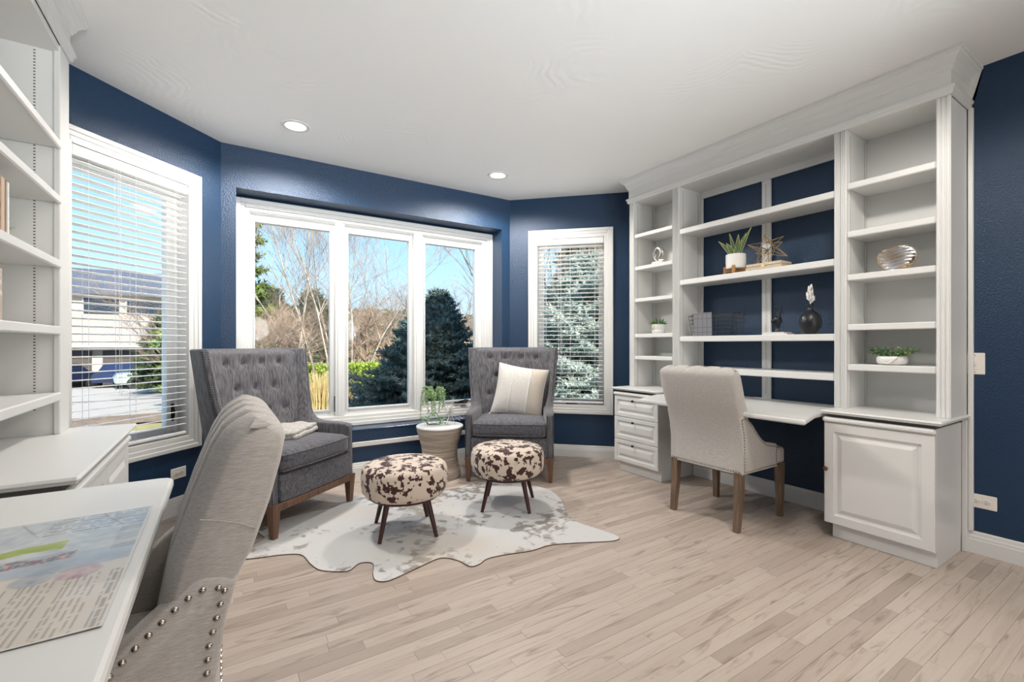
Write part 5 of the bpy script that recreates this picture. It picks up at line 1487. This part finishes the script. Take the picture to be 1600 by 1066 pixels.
bare_tree('crabapple_tree', 'crooked bare fruit tree with pale limbs low in the left pane', at_px(440, 12.5), [(0, 0, (-.5, 0), .5, 1.4), (.1, 0, (.35, .1), .55, 1.2), (0, .2, (0, .2), .5, 1.1)], 4.0, 'bark', 9, .62, 4, .05, 7, 'bare trees in the garden')
bare_tree('bare_thicket', 'pale tangled leafless shrubs behind the garden hedge', at_px(650, 21), [(i * 1.1 - 4.4, (i % 3) * .8, (((i * 37) % 7 - 3) * .12, .1), .9, 1) for i in range(9)], 4.2, 'bark2', 17, .6, 3, .06, 8, None)
bare_tree('bare_thicket', 'brown leafless thicket behind the crooked fruit tree', at_px(470, 19), [(i * 1.0 - 4.0, (i % 3) * .8, (((i * 37) % 7 - 3) * .12, .1), .9, 1) for i in range(8)], 3.8, 'bark2', 23, .6, 3, .06, 8, None)
bare_tree('bare_shrub', 'bare upright shrub behind the silver spruce in the right window', at_px(868, 9.0), [(i * .22 - .5, (i % 2) * .2, ((i - 2.5) * .12, .0), 1, 1) for i in range(6)], 3.6, 'bark2', 31, .4, 3, .035, 6, 'bare trees in the garden', low=.35)

def conifer(name, label, base, H_, R0_, m, seed, whorls=16, per=13, needle=.10, group=None, droop=-.05, dens=1.0, tip=1.0, sharp=.85):
    rs = random.Random(seed); t = thing(name, label, 'tree', base, 0, group)
    MB().tube([(0, 0, 0), (0, 0, H_ * .5), (0, 0, H_ * .97)], [R0_ * .06, R0_ * .04, .01], 8).build('trunk', 'bark2', t)
    br = MB(); nd = MB()
    def tuft(p, d, L):
        # short bristly shoot: spindle with needles standing off
        d = d.normalized(); a = d.orthogonal().normalized(); b = d.cross(a)
        q = p + d * L
        for k in range(int(7 * dens)):
            u = rs.random(); ang = rs.uniform(0, 2 * pi); nn = (a * cos(ang) + b * sin(ang)); s = p + d * L * u; e = s + (nn * .8 + d * .7) * needle * .55
            w = (d.cross(nn)) * needle * .10
            nd.add([s - w, s + w, e], [(0, 1, 2)])
        nd.add([p + a * needle * .12, p - (a * .5 - b * .87) * needle * .12, p - (a * .5 + b * .87) * needle * .12, q], [(0, 1, 3), (1, 2, 3), (2, 0, 3)])
    for w in range(whorls):
        u = (w + .5) / whorls; z = H_ * lerp(.04, .97, u ** .92); Rr = R0_ * (1 - u) ** sharp * rs.uniform(.88, 1.1) + .10 * tip
        n = max(4, int(per * (1 - u * .55)))
        for i in range(n):
            a = 2 * pi * (i + rs.random()) / n; L = Rr * rs.uniform(.75, 1.12); d = Vector((cos(a), sin(a), droop + .55 * u + rs.uniform(-.08, .12))).normalized()
            p0 = Vector((0, 0, z)); p1 = p0 + d * L + Vector((0, 0, .10 * L)); br.tube([p0, p0.lerp(p1, .5), p1], [.012, .008, .003], 3, cap=False)
            side = d.cross(Vector((0, 0, 1))).normalized(); k = max(3, int(L / (.085)))
            for j in range(k + 1):
                v = lerp(.25, 1.0, j / k); pp = p0.lerp(p1, v); SL = L * .34 * (1.08 - v) + needle * .5
                if j == k: tuft(pp - d * .05, d, needle * 1.3); continue
                for s_ in (-1, 1):
                    dd = (side * s_ * .8 + d * .7 + Vector((0, 0, rs.uniform(-.15, .25)))).normalized(); m2 = max(1, int(SL / (needle * .9)))
                    for q in range(m2 + 1): tuft(pp + dd * SL * q / (m2 + 1), (dd + Vector((rs.uniform(-.4, .4), rs.uniform(-.4, .4), rs.uniform(-.3, .4)))), needle * rs.uniform(.8, 1.2))
                if rs.random() < .7: tuft(pp, Vector((rs.uniform(-.3, .3), rs.uniform(-.3, .3), 1)) + d * .5, needle)
    br.build('branches', 'bark2', t, kind='stuff'); nd.build('needles', m, t, kind='stuff'); return t
conifer('blue_spruce', 'dark blue spruce in shade filling the right pane of the big window', at_px(686, 7.0), 2.46, 1.55, 'spruce', 41, 24, 17, .095, dens=1.5, sharp=1.15)
conifer('blue_spruce', 'low dark blue spruce leaning into the middle pane of the big window', at_px(640, 7.9), 2.08, 1.05, 'spruce', 42, 19, 15, .095, dens=1.5, sharp=1.15)
conifer('silver_spruce', 'silvery sunlit spruce filling the lower right bay window', at_px(915, 8.2), 3.3, 1.9, 'spruce2', 43, 18, 15, .12, dens=1.2)
conifer('tall_conifer', 'tall dark conifer rising behind the silver spruce in the right window', at_px(925, 15.5), 7.2, 2.0, 'juniper', 44, 20, 12, .26)
conifer('pine_tree', 'green pine at the left edge of the big window', at_px(352, 13.5), 8.0, 1.55, 'pine', 45, 17, 9, .26, dens=1.0)
conifer('pine_tree', 'olive green pine crown behind the crooked fruit tree', at_px(420, 26), 5.6, 2.9, 'juniper', 46, 14, 12, .34)
conifer('pine_tree', 'dark pine crown behind the birch stems in the left pane', at_px(487, 30), 6.0, 2.6, 'juniper', 47, 14, 12, .36)
conifer('street_spruce', 'green spruce in front of the neighbour house behind the left blind', at_px(262, 21), 4.0, 1.35, 'leafd_', 48, 16, 12, .22) if False else conifer('street_spruce', 'green spruce in front of the neighbour house behind the left blind', at_px(262, 21), 4.0, 1.35, 'juniper', 48, 16, 12, .22)
conifer('street_spruce', 'yellowish tree crown over the roofs behind the left blind', at_px(195, 42), 8.9, 3.0, 'pine', 49, 12, 11, .5)

def leaf_mass(name, label, cat, boxes, m, n, L, seed, core=True):
    rs = random.Random(seed); t = thing(name, label, cat, boxes[0][0] if False else (0, 0, 0)); mb = MB(); st = MB()
    for (c, h) in boxes:
        for i in range(n):
            a = rs.uniform(0, 2 * pi); ph = math.acos(rs.uniform(-.3, 1)); d = Vector((sin(ph) * cos(a), sin(ph) * sin(a), cos(ph)))
            k = max(abs(d.x), abs(d.y), abs(d.z)); q = d.lerp(d / k, .65) * rs.uniform(.78, 1.0)
            p = Vector((c[0] + q.x * h[0], c[1] + q.y * h[1], c[2] + q.z * h[2]))
            mb.leaf(p, d + Vector((rs.uniform(-.8, .8), rs.uniform(-.8, .8), rs.uniform(-.5, .8))), L * rs.uniform(.7, 1.3), L * .55)
        for i in range(26):
            x = c[0] + rs.uniform(-.8, .8) * h[0]; y = c[1] + rs.uniform(-.7, .7) * h[1]; st.tube([(x, y, c[2] - h[2]), (x + rs.uniform(-.1, .1), y, c[2] + h[2] * .7)], .012, 3)
    mb.build('foliage', m, t, kind='stuff'); st.build('stems', 'bark2', t, kind='stuff'); return t
def hb(px, d, w, h, dep=.55):
    x, y, z = at_px(px, d); return ((x, y, z + h / 2), (w, dep, h / 2))
leaf_mass('hedge', 'bright green clipped hedge behind the dry ornamental grass', 'hedge', [hb(p_, 14.0, .75, 1.18) for p_ in (470, 500, 530, 560, 590, 615, 640)], 'hedge', 2600, .095, 51)
leaf_mass('ground_shrub', 'low dark shrub between the path and the spruce', 'shrub', [hb(600, 8.6, .5, .35)], 'juniper', 1500, .07, 52)

gr = thing('ornamental_grass', 'clump of dry golden ornamental grass in front of the hedge', 'grass', at_px(500, 10.9)); gr.scale = (1.35, 1.3, .95); mb = MB(); rs = random.Random(61)
for i in range(1500):
    a = rs.uniform(0, 2 * pi); r = rs.random() ** .5 * .42; p0 = Vector((r * cos(a) * 1.2, r * sin(a), 0)); hgt = rs.uniform(.65, 1.22); ln = rs.uniform(.05, .40)
    p1 = p0 + Vector((cos(a) * ln * .4, sin(a) * ln * .4, hgt * .6)); p2 = p0 + Vector((cos(a) * ln, sin(a) * ln, hgt)); w = Vector((-sin(a), cos(a), 0)) * .006
    mb.add([p0 - w, p0 + w, p1 + w * .8, p1 - w * .8, p2], [(0, 1, 2, 3), (3, 2, 4)])
mb.build('blades', 'straw', gr, kind='stuff')

# --------------------------------------------- neighbour house
hx, hy, hz, _ = (*at_px(170, 28)[:3], 0)
hz = -1.35
nh = thing('neighbour_house', 'cream neighbour house with dark garage doors across the street', 'house', (hx, hy, hz), R(4))
def hbx(name, m, *a, **k): return MB().box(*a, .02).build(name, m, nh, **k)
hbx('garage_wall', 'siding', -9, 6.0, 0.3, 7, 0, 2.55)
for a, b in ((-8.6, -6.4), (-6.0, -3.6), (-3.2, -.8), (-.3, 2.1)):
    g_ = MB().box(a, b, .16, .32, .02, 2.12, .02).build('garage_door', 'garage', nh)
    for k in range(4): MB().box(a + .08, b - .08, .13, .16, .10 + k * .52, .52 + k * .52, .015).build('door_panel', 'garage', g_)
hbx('stone_pier', 'stone', 2.3, 3.1, .1, .35, 0, 2.4); hbx('stone_pier', 'stone', -3.55, -3.25, .1, .35, 0, 2.4)
def roofp(name, m, pts, y0, y1):
    # gable prism along y
    n = len(pts); mb = MB(); mb.add([(p[0], y0, p[1]) for p in pts] + [(p[0], y1, p[1]) for p in pts], [tuple(range(n)), tuple(range(n, 2 * n))[::-1]] + [(i, n + i, n + (i + 1) % n, (i + 1) % n) for i in range(n)]); return mb.build(name, m, nh)
def slope(name, m, x0, x1, y0, z0, y1, z1, th=.15):
    mb = MB(); vs = [(x, y, z) for x in (x0, x1) for (y, z) in ((y0, z0), (y1, z1), (y1, z1 - th), (y0, z0 - th))]; mb.add(vs, [(0, 1, 2, 3), (4, 7, 6, 5), (0, 4, 5, 1), (1, 5, 6, 2), (2, 6, 7, 3), (3, 7, 4, 0)]); return mb.build(name, m, nh)
slope('lower_roof', 'roof', -9.5, 6.4, -.5, 2.45, 4.0, 4.6); hbx('gutter', 'trimw', -9.5, 6.4, -.56, -.44, 2.32, 2.46)
hbx('upper_wall', 'siding', -8.0, 4.5, 4.0, 9, 2.5, 6.1)
for a, b, c_, d_ in ((-1.6, .2, 4.3, 5.6), (.6, 2.6, 4.2, 5.5), (-4.5, -3.2, 4.4, 5.6), (3.0, 4.1, 4.4, 5.5)):
    wf = MB().box(a - .08, b + .08, 3.92, 4.02, c_ - .08, d_ + .08, .01).build('window', 'trimw', nh); MB().box(a, b, 3.90, 3.93, c_, d_).build('pane', 'winglass', wf)
slope('upper_roof', 'roofd', -8.5, 5.0, 3.4, 6.0, 7.5, 8.0); roofp('gable', 'siding', [(-7.6, 2.6), (-3.0, 2.6), (-3.0, 4.6), (-5.3, 6.4), (-7.6, 4.6)], 2.6, 4.2); roofp('gable_roof', 'roof', [(-8.0, 4.35), (-5.3, 6.5), (-2.6, 4.35), (-2.6, 4.55), (-5.3, 6.75), (-8.0, 4.55)], 2.2, 5.0)
h2 = thing('distant_house', 'brown roofed house far off below the hill in the right pane', 'house', at_px(735, 60, 1.2), R(-20))
def b2(name, m, *a): return MB().box(*a, .05).build(name, m, h2)
b2('wall', 'siding', -5, 5, 0, 6, -3.0, 1.2)
mb = MB(); mb.add([(-5.6, -.5, 1.2), (5.6, -.5, 1.2), (5.6, 6.5, 1.2), (-5.6, 6.5, 1.2), (-2.2, 3, 3.6), (2.2, 3, 3.6)], [(0, 1, 5, 4), (1, 2, 5), (2, 3, 4, 5), (3, 0, 4), (3, 2, 1, 0)]); mb.build('roof', 'stone', h2)
for a in (-3, .5, 2.8): wf = MB().box(a, a + 1.2, -.06, .02, -.6, .6, .01).build('window', 'trimw', h2); MB().box(a + .1, a + 1.1, -.08, -.06, -.5, .5).build('pane', 'winglass', wf)

def car(label, loc, rz, m):
    t = thing('car', label, 'car', loc, rz)
    def body(u, v):
        pass
    side = [(-2.1, .35), (-2.15, .62), (-2.0, .82), (-1.35, .90), (-.85, 1.34), (.55, 1.38), (1.15, .95), (1.95, .84), (2.15, .62), (2.1, .35)]
    n = len(side); mb = MB(); vs = []
    for y, k in ((-.86, .94), (-.80, 1), (.80, 1), (.86, .94)):
        vs += [(x * (k + .03 if k < 1 else 1), y * (.86 if z > 1 else 1), z * (1 if k == 1 else .985)) for x, z in side]
    fs = [tuple(range(n))[::-1], tuple(range(3 * n, 4 * n))]
    for k in range(3):
        for i in range(n): j = (i + 1) % n; fs.append((k * n + i, k * n + j, (k + 1) * n + j, (k + 1) * n + i))
    mb.add(vs, fs, True); mb.build('body', m, t, ang=30)
    for s_ in (-1, 1):
        g_ = MB(); g_.prism([(-.78, 1.28), (.50, 1.31), (.95, .97), (-1.15, .95)], 0, .012, T=Matrix(((1, 0, 0, 0), (0, 0, -s_, s_ * (.80 if s_ > 0 else .80)), (0, 1, 0, 0), (0, 0, 0, 1)))); g_.build('side_window', 'winglass', t)
        for x in (-1.3, 1.3): MB().lathe([(.05, -.1), (.30, -.1), (.33, -.07), (.33, .07), (.30, .1), (.05, .1)], 20, T=TR(x, s_ * .80, .33, rx=R(90))).build('wheel', 'rubber', t)
    return t
bx_, by_, bz_ = at_px(256, 25.5); car('pale teal car parked by the neighbour garage behind the left blind', (bx_, by_, bz_ + .03), R(10), 'car_teal')
bx_, by_, bz_ = at_px(196, 27.0); car('dark blue car parked at the neighbour garage behind the left blind', (bx_, by_, bz_ + .03), R(80), 'car_blue')
bx_, by_, bz_ = at_px(88, 25.0); car('light blue car half hidden by the left bookcase edge, on the driveway', (bx_, by_, bz_ + .03), R(70), 'car_blue')
